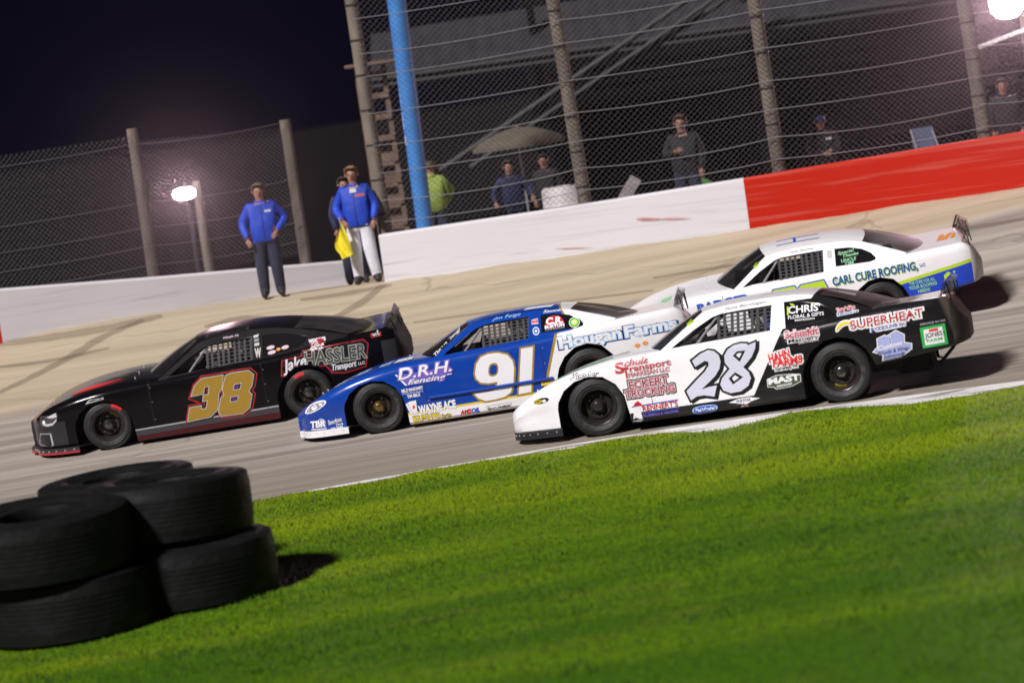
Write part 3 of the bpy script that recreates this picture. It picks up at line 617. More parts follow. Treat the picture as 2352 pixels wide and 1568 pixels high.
def person(name, label, loc, rz, col, pose=None, hgt=1.78, hair=('short', (0.05, 0.03, 0.02)), trunk=1.0, group=None, details=None):
    """col = (top, bottom); pose overrides joints (metres, figure facing -Y)"""
    J = dict(pelvis=(0, 0, .96), waist=(0, 0, 1.12), chest=(0, .005, 1.32), neck0=(0, .01, 1.47), neck=(0, 0, 1.535), jaw=(0, -.018, 1.595), head=(0, -.004, 1.675), crown=(0, .004, 1.745),
             shL=(.185, .01, 1.425), elL=(.255, .03, 1.16), wrL=(.235, -.06, .93), shR=(-.185, .01, 1.425), elR=(-.255, .03, 1.16), wrR=(-.235, -.06, .93),
             hipL=(.095, 0, .90), knL=(.115, -.015, .50), anL=(.125, .03, .085), toL=(.145, -.13, .04), hipR=(-.095, 0, .90), knR=(-.115, -.015, .50), anR=(-.125, .03, .085), toR=(-.145, -.13, .04))
    J.update(pose or {})
    rad = dict(pelvis=(.185*trunk, .14*trunk), waist=(.185*trunk, .145*trunk), chest=(.195*trunk, .15*trunk), neck0=(.095, .09), neck=(.060, .062), jaw=(.070, .075), head=(.087, .104), crown=(.058, .070),
               shL=.100, elL=.082, wrL=.050, shR=.100, elR=.082, wrR=.050, hipL=.128, knL=.106, anL=.084, toL=(.055, .042), hipR=.128, knR=.106, anR=.084, toR=(.055, .042))
    keys = list(J); ix = {k: i for i, k in enumerate(keys)}
    E = [('pelvis', 'waist'), ('waist', 'chest'), ('chest', 'neck0'), ('neck0', 'neck'), ('neck', 'jaw'), ('jaw', 'head'), ('head', 'crown'), ('chest', 'shL'), ('shL', 'elL'), ('elL', 'wrL'), ('chest', 'shR'), ('shR', 'elR'), ('elR', 'wrR'),
         ('pelvis', 'hipL'), ('hipL', 'knL'), ('knL', 'anL'), ('anL', 'toL'), ('pelvis', 'hipR'), ('hipR', 'knR'), ('knR', 'anR'), ('anR', 'toR')]
    v, f = skin_mesh([J[k] for k in keys], [(ix[a], ix[b_]) for a, b_ in E], [rad[k] for k in keys], 0, 2)
    segs = [(Vector(J[a]), Vector(J[b_]), a, b_) for a, b_ in E]
    def region(p):
        best = None
        for A, B, a, b_ in segs:
            t = max(0, min(1, (p-A).dot(B-A)/max(1e-6, (B-A).length_squared))); dd = (p-(A+(B-A)*t)).length
            if best is None or dd < best[0]: best = (dd, a, b_, t)
        bd, a, b_, t = best
        if b_ in ('jaw', 'head', 'crown') or (b_ == 'neck' and t > .25): return SKIN
        if b_[:2] in ('wr',) and t > .93 and bd < .06: return SKIN
        if b_[:2] == 'wr' and bd > .075: return col[0]
        if b_[:2] == 'to' or (b_[:2] == 'an' and t > .93): return SHOE
        if b_[:2] in ('kn', 'an'): return col[1]
        if b_[:3] in ('hip',) or (a == 'pelvis'): return col[1] if p.z < .84 else col[0]
        return col[0]
    b = MB(); mats = [region(sum((v[i] for i in ff), Vector())/len(ff)) for ff in f]
    base = len(b.v); b.v += [tuple(p) for p in v]
    for ff, m in zip(f, mats): b.f.append(ff); b.m.append(b.mi(m))
    for s, sd in (('L', 1), ('R', -1)):
        W, El = Vector(J['wr'+s]), Vector(J['el'+s]); hv, hf = hand(W-(W-El).normalized()*.01, W-El, sd); b.add(hv, hf, SKIN)
    hd = Vector(J['head']); yaw = 0
    for sx in (-1, 1):
        b.sphere(hd+Vector((sx*.033, -.096, .004)), .012, EYE, 1); b.sphere(hd+Vector((sx*.082, .008, -.012)), .024, SKIN, 1, (1, 1, 1)) if False else b.sphere(hd+Vector((sx*.092, .006, -.010)), .022, SKIN, 2)
    b.sphere(hd+Vector((0, -.110, -.022)), .018, SKIN, 2); b.sphere(hd+Vector((0, -.107, -.004)), .012, SKIN, 2)
    for q in range(5): b.sphere(hd+Vector((-.02+.01*q, -.092+.0016*abs(q-2), -.064)), .009, LIP, 1)
    o = b.build(name, smooth=80); tag(o, label, 'person', group)
    bv = BVHTree.FromPolygons([q.co.copy() for q in o.data.vertices], [list(p.vertices) for p in o.data.polygons])
    def patch(nm, x0, x1, z0, z1, m, off=.004, n=5):
        rows = []
        for iz in range(n*2+1):
            r_ = []
            for i_x in range(n+1):
                h = bv.ray_cast(Vector((x0+(x1-x0)*i_x/n, -1, z0+(z1-z0)*iz/(n*2))), Vector((0, 1, 0)))
                if h[0] is None: return
                r_.append(h[0]+Vector((0, -off, 0)))
            rows.append(r_)
        pb = MB(); pb.grid(rows, m); pb.build(nm, o, smooth=60)
    for nm, a in (details or []): patch(nm, *a)
    cb = MB(); nk = Vector(J['neck0']); cb.lathe([(.088, -.03), (.092, .0), (.086, .035), (.076, .04), (.074, .0)], col[0], 24, 'Z', (0, 0, 0)); co_ = cb.build('collar', o, smooth=60); co_.location = nk+Vector((0, -.004, .035)); co_.rotation_euler = (R(14), 0, 0)
    k = hgt/1.78; o.location = loc; o.rotation_euler = (0, 0, rz); o.scale = (k, k, k)
    hb = MB(); rnd = random.Random(len(label)); hm = mat('hair_%d' % int(hair[1][0]*1000), hair[1], 0.6, var=0.4, scale=30)
    if hair[0] in ('short', 'long'):
        bm = bmesh.new(); bmesh.ops.create_icosphere(bm, subdivisions=4, radius=1)
        for q in bm.verts:
            n_ = q.co.copy(); low = -.15 if hair[0] == 'short' else -.9
            if n_.y < -.35: low = max(low, .66)
            elif n_.y < .1: low = max(low, -.05 if hair[0] == 'short' else -.75)
            jit = 1+.05*math.sin(n_.x*17+n_.z*9)+.05*math.sin(n_.y*23+n_.x*11)+.03*rnd.random(); z = max(n_.z, low)
            q.co = Vector((n_.x*.104*jit, n_.y*.120*jit+.008, z*.104*jit+.026))
        hb.bm(bm, hm); bm.free(); ho = hb.build('hair', o, smooth=80)
    else:
        hb.lathe([(.106, .0), (.110, .025), (.105, .065), (.083, .10), (.045, .118), (.0, .122)], hm, 28, 'Z')
        hb.add([(x*.085+0, -.07-.085*(1-x*x)**.5*1.0, .012) for x in [q/6 for q in range(-6, 7)]]+[(x*.088, -.04, .02) for x in [q/6 for q in range(-6, 7)]]+[(x*.085, -.07-.085*(1-x*x)**.5, .004) for x in [q/6 for q in range(-6, 7)]], [[i, i+1, 14+i, 13+i] for i in range(12)]+[[26+i, 27+i, i+1, i] for i in range(12)], hm)
        ho = hb.build('cap', o, smooth=50); ho.location = (0, 0, 0)
    ho.location = hd
    return o
ZIP = mat('zip_dark', (0.006, 0.010, 0.06), 0.6); LOGO = mat('logo_white', (0.55, 0.52, 0.52), 0.7); LOGO2 = mat('logo_red', (0.40, 0.10, 0.08), 0.7)
JB = mat('blue_jacket', (0.006, 0.045, 0.42), 0.65, var=0.3, scale=5, bump=1.0, bscale=6)
WP = mat('white_trousers', (0.70, 0.70, 0.76), 0.8, var=0.1, scale=9, bump=0.5, bscale=9); DKJ = mat('dark_jacket', (0.012, 0.0125, 0.017), 0.8, var=0.3, scale=8, bump=0.4, bscale=9)
NEON = mat('neon_shirt', (0.24, 0.33, 0.05), 0.7, var=0.15, scale=7, bump=0.3, bscale=9); BKS = mat('black_shirt', (0.009, 0.0085, 0.0095), 0.8, var=0.3); NVJ = mat('navy_jacket', (0.007, 0.012, 0.06), 0.7, var=0.3, scale=8, bump=0.3, bscale=9)
hips = dict(elL=(.36, .07, 1.20), wrL=(.20, -.10, 1.00), elR=(-.34, .07, 1.20), wrR=(-.20, -.11, 1.0))
def stand(px, py, Y): q = at(px, py, Y); return (q.x, q.y, gz(q.x, q.y))
q = stand(630, 682, 43.4)
person('person', 'person in a blue jacket and dark jeans standing alone before the left wall', q, R(4), (JB, DENIM), dict(elL=(.35, .06, 1.21), wrL=(.19, -.13, 1.02), elR=(-.33, .06, 1.19), wrR=(-.27, -.12, .95)), 1.77, ('short', (.16, .11, .075)), 1.28, None, [('zip', (-.006, .006, .90, 1.44, ZIP)), ('chest_logo', (.05, .15, 1.34, 1.37, LOGO)), ('hem', (-.16, .16, .865, .89, ZIP, .006))])
q2 = stand(846, 656, 43.65)
p2 = person('person', 'person in a blue jacket and white trousers holding a yellow flag', q2, R(-8), (JB, WP), dict(elL=(.29, .03, 1.16), wrL=(.25, -.12, .95), elR=(-.33, .02, 1.17), wrR=(-.20, -.20, 1.0), hipL=(.10, 0, .9), anL=(.16, .03, .085), toL=(.2, -.13, .04)), 1.84, ('short', (.22, .13, .07)), 1.25, None, [('zip', (-.006, .006, .90, 1.44, ZIP)), ('chest_logo', (.02, .17, 1.33, 1.37, LOGO2)), ('hem', (-.16, .16, .865, .89, ZIP, .006)), ('collar_lining', (-.05, .05, 1.40, 1.46, LOGO, .006))])
q3 = stand(824, 655, 44.8)
person('person', 'person in dark clothes half hidden behind the one with the flag', q3, R(10), (NVJ, DENIM), None, 1.72, ('short', (.04, .03, .025)), 1.05)
# yellow flag rolled down along a stick, in the right hand of the one in white trousers
YEL = mat('yellow_flag', (0.80, 0.68, 0.02), 0.7, var=0.1, scale=6, bump=0.4, bscale=12)
fb = empty('racing_flag', (q2[0]-.235, q2[1]-.255, q2[2]+1.00), R(-8), label='yellow racing flag hanging from a short stick', cat='flag')
b = MB(); b.tube([(-.06, .02, .10), (.08, -.02, -.52)], .009, mat('flag_stick', (.5, .4, .25), .6), 8); b.build('stick', fb)
b = MB(); rows = []
for i in range(15):
    s = i/14; cx_, cz_ = -.03+.10*s, .02-.52*s; wv = .05+.20*math.sin(min(1, s*1.25)*math.pi*.72)
    rows.append([(cx_ - wv*(u-.15)*.9, -.02-.02*s+.028*math.sin(u*9+s*3), cz_ - .10*u*(1-s) - .05*u) for u in [k/12 for k in range(13)]])
b.grid(rows, YEL); b.grid([[(x, y+.006, z) for x, y, z in r] for r in rows], YEL); b.build('cloth', fb, smooth=60, recalc=False)
# spectators and crew behind the fence
def behind(px, pyhead, Y, **k):
    """head top at the given picture point; the feet stand on the ground behind the wall"""
    q = at(px, pyhead, Y); h = q.z-1.3; return (q.x, Y, 1.3), max(1.5, min(1.98, h))
def crowd(px, py, Y, rz, label, cols, hair, pose=None, trunk=1.0, details=None):
    trunk *= 1.12
    loc, h = behind(px, py, Y); person('person', label, loc, rz, cols, pose, h, hair, trunk, None, details)
crowd(985, 372, 46.5, R(180), 'person in a neon yellow shirt behind the blue pole', (NEON, DENIM), ('short', (.06, .035, .02)), hips, 1.35)
crowd(1165, 372, 44.0, R(12), 'person in a navy jacket leaning behind the wall under the parasol', (NVJ, DENIM), ('long', (.07, .04, .022)), dict(elL=(.36, -.05, 1.2), wrL=(.33, -.25, 1.08), elR=(-.36, -.05, 1.2), wrR=(-.38, -.26, 1.05)), 1.15)
crowd(1248, 372, 44.7, R(-15), 'person in black with a flushed face behind the white drum', (BKS, BKS), ('short', (.03, .02, .015)), None, 1.05)
crowd(1560, 266, 43.9, R(-10), 'tall person in a dark jacket with glasses behind the white wall', (DKJ, DENIM), ('short', (.10, .06, .04)), dict(elR=(-.28, -.04, 1.2), wrR=(-.10, -.24, 1.25)), 1.15)
crowd(1882, 276, 43.6, R(8), 'person in a blue cap and black shirt behind the red wall', (BKS, DENIM), ('cap', (.012, .02, .12)), dict(elL=(.28, -.02, 1.17), wrL=(.06, -.25, 1.12), elR=(-.28, -.02, 1.17), wrR=(-.06, -.25, 1.10)), 1.05, [('chest_logo', (.04, .15, 1.33, 1.37, LOGO))])
crowd(2300, 182, 43.2, R(-6), 'person in dark clothes at the right behind the red wall', (DKJ, BKS), ('short', (.12, .07, .05)), None, 1.1)
crowd(2420, 200, 46.0, R(5), 'person in a navy jacket at the far right behind the red wall', (NVJ, BKS), ('short', (.05, .03, .02)), None, 1.1) if False else None
#ENDPEOPLE
# ------------------------------------------------------------------ stock cars
ZS = [(-1.02, .36), (-.95, .415), (-.85, .475), (-.68, .565), (-.4, .675), (-.12, .745), (.25, .80), (.6, .825), (.9, .833), (2.0, .868), (2.6, .905), (3.05, .945), (3.6, .97), (3.87, .985), (3.92, .90), (3.98, .80), (4.03, .74), (4.06, .68)]
ZS_TALL = [(-1.09, .47), (-.97, .53), (-.85, .61), (-.7, .67), (-.4, .745), (-.12, .79), (.25, .815), (.6, .825), (.9, .833), (2.0, .868), (2.6, .905), (3.05, .955), (3.6, .995), (3.87, 1.02), (3.92, .94), (3.97, .83), (4.01, .74), (4.04, .66)]
WID = [(-1.06, .42), (-1.02, .55), (-.98, .66), (-.92, .75), (-.85, .81), (-.75, .86), (-.6, .905), (-.42, .94), (0, .97), (.6, .965), (2.0, .965), (2.7, .975), (3.3, .965), (3.7, .93), (3.86, .90), (3.93, .86), (3.99, .78), (4.03, .66), (4.07, .5)]
ZR = [(-1.1, .135), (-.42, .13), (.36, .10), (2.27, .10), (3.05, .355), (3.87, .43), (4.0, .46), (4.2, .52)]
FARCH = [(-.425, -.2), (-.425, .36), (-.41, .43), (-.33, .55), (-.2, .635), (-.03, .668), (.12, .645), (.25, .55), (.33, .41), (.36, .2), (.375, -.2)]
RARCH = [(2.255, -.2), (2.265, .36), (2.30, .46), (2.39, .59), (2.53, .685), (2.69, .712), (2.86, .665), (2.98, .535), (3.04, .40), (3.07, .3), (3.12, -.2)]
def yo(z): return max(0.5, 0.905 - (z-0.83)*0.80)          # outside half width of the cabin at height z

WHEELS = {}
def wheel_mesh(hub, sticker, red=None):
    key = (hub.name, sticker, red)
    if key in WHEELS: return WHEELS[key]
    t = MB()   # tyre: outer face at y = -0.13
    prof = [(.196, -.105), (.215, -.122), (.245, -.131), (.275, -.130), (.300, -.122), (.316, -.108), (.324, -.085), (.3255, -.04), (.3255, .04), (.324, .085), (.316, .108), (.300, .122), (.26, .130), (.215, .122), (.196, .105)]
    t.lathe(prof[3:13], RUBBER, 64); t.lathe(prof[:2], RUBBER, 64); t.lathe([(.245, -.131), (.275, -.130)], RUBBER, 64); t.lathe(prof[1:3], RUBGREY, 64); t.lathe(prof[12:], RUBBER, 64)
    t.lathe([(.248, -.1312), (.252, -.135), (.262, -.1345), (.266, -.1308)], RUBGREY, 64); t.lathe([(.291, -.126), (.294, -.1295), (.298, -.1275), (.300, -.1225)], RUBGREY, 64)
    if red is not None:
        t.grid([[(r*math.cos(R(red+k*5)), y, r*math.sin(R(red+k*5))) for r, y in ((.246, -.1345), (.275, -.1335), (.300, -.1255))] for k in range(7)], V['hot'])
    tm = t.build('tyre', smooth=50); tme = tm.data; bpy.data.objects.remove(tm)
    r = MB()
    r.lathe([(.198, .10), (.186, .10), (.183, -.085), (.190, -.103), (.199, -.106), (.203, -.112), (.199, -.118), (.190, -.114), (.181, -.098), (.176, -.075), (.172, -.03), (.160, -.01), (.138, -.028), (.118, -.030), (.098, -.012), (.085, -.010), (.060, -.010), (.0, -.010)], RIM, 64)
    for k in range(5):
        a = 2*math.pi*k/5+.3; r.lathe([(.0, -.036), (.012, -.036), (.013, -.008)], HUBM, 10, 'Y', (.108*math.cos(a), 0, .108*math.sin(a)))
    for k in range(8):
        a = 2*math.pi*k/8; r.lathe([(.0, -.0315), (.011, -.0315)], INNER, 10, 'Y', (.128*math.cos(a), 0, .128*math.sin(a)))
    if sticker:
        rows = []
        for k in range(9):
            a = R(-62+k*6+ (90 if sticker == 2 else 0)); rows.append([(.146*math.cos(a), -.0235, .146*math.sin(a)), (.160*math.cos(a), -.0135, .160*math.sin(a))])
        r.grid(rows, V['yellow'])
    o = r.build('wheel', smooth=35); rme = o.data; bpy.data.objects.remove(o)
    h = MB(); h.lathe([(.092, -.008), (.090, -.022), (.074, -.040), (.070, -.058), (.056, -.072), (.050, -.092), (.036, -.099), (.0, -.101)], hub, 40)
    o = h.build('hub', smooth=30); hme = o.data; bpy.data.objects.remove(o)
    WHEELS[key] = (tme, rme, hme); return WHEELS[key]
def wheel(root, x, side, hub, steer=0, sticker=0, rot=0.0, red=None):
    tme, rme, hme = wheel_mesh(hub, sticker, red)
    o = link('wheel', rme, root); o.location = (x, -0.80*side, 0.325)
    o.rotation_euler = (0, rot, (0 if side > 0 else math.pi)+steer)
    link('tyre', tme, o); link('hub', hme, o)
    return o

def make_car(c):
    ZSt = c.get('zs', ZS); roll = c.get('roll', R(-2.0)); dx = c.get('gx', 0.0); dz = c.get('gz', 0.0)
    root = empty('race_car', label=c['label'], cat='race car', group='stock cars racing side by side')
    P = c['paint']; GP = c['gpaint']
    kids = []
    def K(o):
        kids.append(o); return o
    zs = lambda x: smooth_tab(ZSt, x, .03 if x > 3.8 or x < -.8 else .10)
    zc = lambda x: zs(x) + lerp_tab([(-1.1, .0), (-.9, .012), (-.4, .03), (.25, .045), (.7, .03), (2.5, .0), (3.2, -.005), (3.85, .0), (4.2, -.0)], x)
    wd = lambda x: smooth_tab(WID, x, .015); ZRc = [(x_, c.get('skirt', z_) if z_ == .10 else z_) for x_, z_ in ZR]; zr = lambda x: lerp_tab(ZRc, x)
    xs = [ZSt[0][0]+.0, ZSt[0][0]+.02] + [ZSt[0][0]+.05*k for k in range(1, 13)] + [-.35+.08*k for k in range(53)] + [3.9, 3.93, 3.96, 3.99, 4.01, ZSt[-1][0]-.015, ZSt[-1][0]]
    xs = sorted(set(round(x, 3) for x in xs if x <= ZSt[-1][0]))
    rows = []
    for x in xs:
        W, s, cc, r = wd(x), zs(x), zc(x), zr(x); h = s-r
        nose = max(0, min(1, (-.38-x)/.1)); ins = .016*nose
        rad = min(.085, h*.3)
        half = [(W-.05-ins, r), (W-.012-ins, r+.03), (W-ins, r+.30*h), (W-ins*.9, r+.52*h), (W, r+.60*h), (W-.004, s-rad*1.25), (W-.012, s-rad*.7), (W-.035, s-rad*.28), (W-.075, s), (W*.80, s+(cc-s)*.45), (W*.55, s+(cc-s)*.8), (W*.28, s+(cc-s)*.96)]
        ring = [(x, -a, b_) for a, b_ in half] + [(x, 0, cc)] + [(x, a, b_) for a, b_ in half[::-1]]
        rows.append(ring)
    b = MB(); b.grid(rows, P, wrap=True); b.mi(INNER)
    b.add(rows[0], [list(range(len(rows[0])))], P); b.add(rows[-1], [list(range(len(rows[-1])))], P)
    body = b.build('body', smooth=0)
    bm = bmesh.new(); bm.from_mesh(body.data); bmesh.ops.remove_doubles(bm, verts=bm.verts, dist=1e-5); bmesh.ops.recalc_face_normals(bm, faces=bm.faces); bm.to_mesh(body.data); bm.free()
    # wheel openings and cabin are cut out of the shell
    ct = MB(); ct.mats = [P, INNER]
    for arch in (FARCH, RARCH):
        for y0, y1 in ((-1.2, -.50), (.50, 1.2)):
            n = len(arch); vs = [(a, y0, z) for a, z in arch]+[(a, y1, z) for a, z in arch]
            ct.add(vs, [list(range(n)), list(range(n, 2*n))]+[[i, (i+1) % n, n+(i+1) % n, n+i] for i in range(n)], INNER)
    ct.box((1.52, 0, .70), (1.44, 1.58, .80), INNER); ct.box((2.60, 0, .75), (.70, .96, .70), INNER)
    cut = ct.build('cutter', smooth=0)
    md = body.modifiers.new('cut', 'BOOLEAN'); md.operation = 'DIFFERENCE'; md.solver = 'EXACT'; md.object = cut
    try: md.material_mode = 'INDEX'
    except Exception: pass
    me = eval_mesh(body); d = cut.data; bpy.data.objects.remove(cut)
    bm = bmesh.new(); bm.from_mesh(me); bmesh.ops.dissolve_degenerate(bm, dist=1e-5, edges=bm.edges); bm.to_mesh(me); bm.free()
    me.materials.append(c['tailm']); ti = len(me.materials)-1
    for p in me.polygons:
        if p.center.x > 3.875 and p.material_index == 0: p.material_index = ti
    smooth_mesh(me, 32); body = K(link('body', me, root))
    # ---- cabin shell
    RE = [(1.255, 1.165), (1.32, 1.182), (1.46, 1.202), (1.7, 1.216), (1.95, 1.22), (2.2, 1.215), (2.4, 1.198), (2.54, 1.165)]
    outer = [(.76, .815)] + RE + [(2.70, 1.105), (2.88, 1.035), (3.08, .955), (3.05, .935), (2.0, .860), (.9, .825)]
    if c.get('tall'):
        RE = [(1.30, 1.20), (1.40, 1.235), (1.55, 1.258), (1.75, 1.272), (2.0, 1.274), (2.25, 1.262), (2.45, 1.238), (2.6, 1.205)]
        outer = [(.76, .815)] + RE + [(2.85, 1.145), (3.05, 1.08), (3.3, 1.0), (3.25, .955), (2.0, .860), (.9, .825)]
    rd = c.get('rdrop', 0)
    if rd:
        RE = [(x, z-rd) for x, z in RE]; k0 = len(RE); outer = [outer[0]]+RE+[(x, z-rd*max(0, min(1, (z-.95)/.2))) for x, z in outer[1+k0:]]
    win = c.get('win', [(.885, .835), (1.15, 1.0), (1.36, 1.105), (1.45, 1.127), (1.7, 1.137), (2.02, 1.142), (1.985, .872)])
    qwin = c.get('qwin', [(2.145, .915), (2.165, 1.135), (2.36, 1.125), (2.52, 1.085), (2.64, 1.02), (2.685, .955), (2.675, .925), (2.6, .91)])
    for sd in (-1, 1):
        v, f = poly2d([outer, win, qwin], extrude=.007, bevel=.004)
        b = MB(); b.add([(x, sd*(yo(z)-.011+dp), z) for x, z, dp in v], f, GP); K(b.build('side_frame', root, smooth=30))
    rows = []; nE = len(RE)
    cx = lambda t: 1-abs(t)**2.6
    crown = .036
    ts = [-1, -.97, -.92, -.84, -.7, -.5, -.25, 0, .25, .5, .7, .84, .92, .97, 1]
    dense = []
    for i in range(nE-1):
        for k in range(4): dense.append((RE[i][0]+(RE[i+1][0]-RE[i][0])*k/4, RE[i][1]+(RE[i+1][1]-RE[i][1])*k/4))
    dense.append(RE[-1]); x0, x1 = RE[0][0], RE[-1][0]
    def roofpt(x, z, t):
        u = (x-x0)/(x1-x0); xx = x - .06*(1-t*t)*(1-u) + .07*(1-t*t)*u
        zz = lerp_tab(RE, x)+.006
        zz = sum(lerp_tab(RE, x+q) for q in (-.05, 0, .05))/3 + .004
        return (xx, t*(yo(zz)+.004), zz + crown*cx(t))
    for x, z in dense: rows.append([roofpt(x, z, t) for t in ts])
    b = MB(); b.grid(rows, GP); K(b.build('roof', root, smooth=60))
    def glass(name, bot, top, m, off=0.0):
        rr = []
        for i in range(7):
            s = i/6; rr.append([tuple(bot(t)[k]+(top(t)[k]-bot(t)[k])*s + (.02*math.sin(math.pi*s) if k == 2 else 0) for k in range(3)) for t in [q/6 for q in range(-6, 7)]])
        b = MB(); b.grid(rr, m); return K(b.build(name, root, smooth=60))
    glass('windscreen', lambda t: (.775-.24*(1-t*t), t*.905, .82+.02*(1-t*t)), lambda t: roofpt(x0, 0, t), c.get('wsm', GLASS))
    xe, ze = outer[nE+3-0] if False else outer[nE+3]
    glass('rear_window', lambda t: (xe+.0+.27*(1-t*t), t*yo(ze)*.99, ze+.012+.0*(1-t*t)), lambda t: roofpt(x1, 0, t), c.get('rwm', DUSTGLASS))
    # quarter windows are blanked with gloss panels
    for sd in (-1, 1):
        v, f = poly2d([qwin], offset=.004); b = MB(); b.add([(x, sd*(yo(z)-.012), z) for x, z, _ in v], f, PLATE); K(b.build('quarter_window', root, smooth=0))
    # window net, cage bars, dash, seat
    b = MB(); zt = 1.125 + (.03 if c.get('tall') else 0)
    xa, xb = 1.42, 2.0
    for k in range(9):
        x = xa+(xb-xa)*k/8+.006*math.sin(k*2.3+c['seed']); b.add([(x-.016, -(yo(.855)-.03), .855), (x+.016, -(yo(.855)-.03), .855), (x+.024, -(yo(zt)-.03), zt), (x-.008, -(yo(zt)-.03), zt)], [[0, 1, 2, 3]], NET)
    for k in range(7):
        z = .875+(zt-.885)*k/6; y = -(yo(z)-.034); b.add([(xa-.015, y, z-.007), (xb+.015, y, z-.007), (xb+.015, y+.006, z+.007), (xa-.015, y+.006, z+.007)], [[0, 1, 2, 3]], NET)
    K(b.build('window_net', root, smooth=0))
    b = MB(); ya = yo(.9)-.06
    for sd in (-1, 1):
        b.tube([(.95, sd*ya, .45), (.97, sd*ya, .84), (1.42, sd*(yo(1.13)-.06), 1.13), (2.08, sd*(yo(1.14)-.06), 1.15), (2.08, sd*ya, .5)], .021, CAGE, 8)
        b.tube([(2.08, sd*(yo(1.14)-.06), 1.13), (3.0, sd*.55, .75)], .02, CAGE, 8)
        for zz in (.48, .62, .76): b.tube([(.95, sd*ya, zz), (2.08, sd*ya, zz)], .02, CAGE, 8)
    b.tube([(1.42, -.6, 1.13), (1.42, .6, 1.13)], .02, CAGE, 8); b.tube([(2.08, -.6, 1.15), (2.08, .6, 1.15)], .02, CAGE, 8); b.tube([(2.08, -.6, 1.1), (2.08, .5, .5)], .02, CAGE, 8)
    K(b.build('roll_cage', root))
    b = MB(); b.tube([(1.17, -(yo(.86)-.045), .84), (1.43, -(yo(1.12)-.045), 1.115)], .016, GREYBAR, 8); K(b.build('window_bar', root))
    b = MB(); b.box((1.08, 0, .78), (.30, 1.5, .12), INNER, None, .03); b.box((1.05, -.45, .865), (.16, .30, .05), GREYBAR if c.get('shinydash') else INNER, None, .015); K(b.build('dashboard', root))
    b = MB(); SE = c.get('seat', INNER); rt = Matrix.Rotation(.25, 3, 'Y')
    b.box((1.98, -.38, .72), (.12, .46, .62), SE, rt, .04); b.box((2.02, -.60, .95), (.22, .05, .20), SE, rt, .02); b.box((2.02, -.16, .95), (.22, .05, .20), SE, rt, .02); b.box((1.78, -.38, .42), (.46, .46, .10), SE, None, .03)
    for yy in (-.60, -.16): b.box((1.84, yy, .56), (.36, .05, .22), SE, None, .02)
    K(b.build('seat', root))
    b = MB(); rr = [(.165*math.cos(a*math.pi/12), .165*math.sin(a*math.pi/12)) for a in range(25)]
    b.tube([(1.33+q*.3, -.38+p, .80+q*.95) for p, q in rr], .014, INNER, 8, cap=False); b.tube([(1.30, -.38, .79), (1.1, -.38, .75)], .02, INNER, 8)
    for a in (0, 2.1, 4.2): b.tube([(1.31, -.38, .80), (1.33+.3*.15*math.sin(a), -.38+.15*math.cos(a), .80+.15*math.sin(a))], .008, GREYBAR, 6)
    K(b.build('steering_wheel', root))
    # ---- spoiler with its worn lettering strokes
    xs_, zb = 3.80, zs(3.80)-.012; H = .13 if c.get('tall') else .19
    b = MB(); N_ = 13
    def sp(t, h): return (xs_+.10*(1-t*t)+h*.42+.012*math.sin(t*9)*h/H, t*.80, zb+h)
    b.grid([[sp(-1+2*k/(N_-1), h) for k in range(N_)] for h in (0, H)], c.get('spm', CLEAR)); b.grid([[(p[0]+.006, p[1], p[2]) for p in [sp(-1+2*k/(N_-1), h) for k in range(N_)]] for h in (0, H)], c.get('spm', CLEAR))
    sp_o = K(b.build('spoiler', root, smooth=60))
    b = MB(); rnd = random.Random(c['seed'])
    for k in range(15):
        t = -.93+1.86*k/14; h0, h1 = .012+.02*rnd.random(), H-.012-.03*rnd.random(); tt = t+.05*(rnd.random()-.3); q = .022
        A = [sp(t-q, h0), sp(t+q, h0), sp(tt+q, h1), sp(tt-q, h1)]
        for off in (-.003, .009): b.add([(p[0]+off, p[1], p[2]) for p in A], [[0, 1, 2, 3]], BLACK)
        if k % 2:
            A = [sp(t, h0), sp(t+.10, h0), sp(t+.10, h0+.04), sp(t, h0+.04)]
            for off in (-.0035, .0095): b.add([(p[0]+off, p[1], p[2]) for p in A], [[0, 1, 2, 3]], BLACK)
    b.build('spoiler_lettering', sp_o, smooth=0)
    for t in (-.8, -.27, .27, .8):
        b = MB(); p, q = sp(t, 0), sp(t, H*.8); b.tube([(q[0], q[1], q[2]), (p[0]+.09, p[1], p[2]-.06)], .008, INNER, 6); b.build('spoiler_brace', sp_o)
    # ---- front air dam with rivets
    b = MB(); out = c.get('lip', .012); path = []
    for k in range(40):
        t = k/39; x = -.405+(ZSt[0][0]+.405)*min(1, t*1.0); path.append((x, -(wd(x)+out)))
    x0n = ZSt[0][0]-out; path += [(x0n, y) for y in np.linspace(path[-1][1]*.8, 0, 5)]
    full = path + [(x, -y) for x, y in path[::-1][1:]]
    zt_, zb_ = (.150, .072) if not c.get('tall') else (.125, .055)
    b.grid([[(x, y, zb_) for x, y in full], [(x, y, zt_) for x, y in full], [(x+.02, y*.97, zt_+.004) for x, y in full], [(x+.25 if abs(y) > .3 else x+.3, y*.7, zt_-.02) for x, y in full]], c['damm'])
    dam = K(b.build('air_dam', root, smooth=30))
    if c.get('tall'):
        b = MB(); b.grid([[(x-.004*(1 if abs(y) < .5 else 0), y*1.004, zb_) for x, y in full], [(x, y*1.005, zb_+.032) for x, y in full]], V['dred']); b.build('air_dam_edge', dam, smooth=30)
    b = MB()
    for i in [4, 11, 18, 24, 29, 33, 36, 38, 41, 44]:
        x, y = full[i]; b.sphere((x-.003, y-.003, (zt_+zb_)/2+.012), .011 if c.get('tall') else .008, RIVET, 1); x, y = full[-1-i]; b.sphere((x, y+.003, (zt_+zb_)/2+.01), .008, RIVET, 1)
    b.build('rivet', dam)
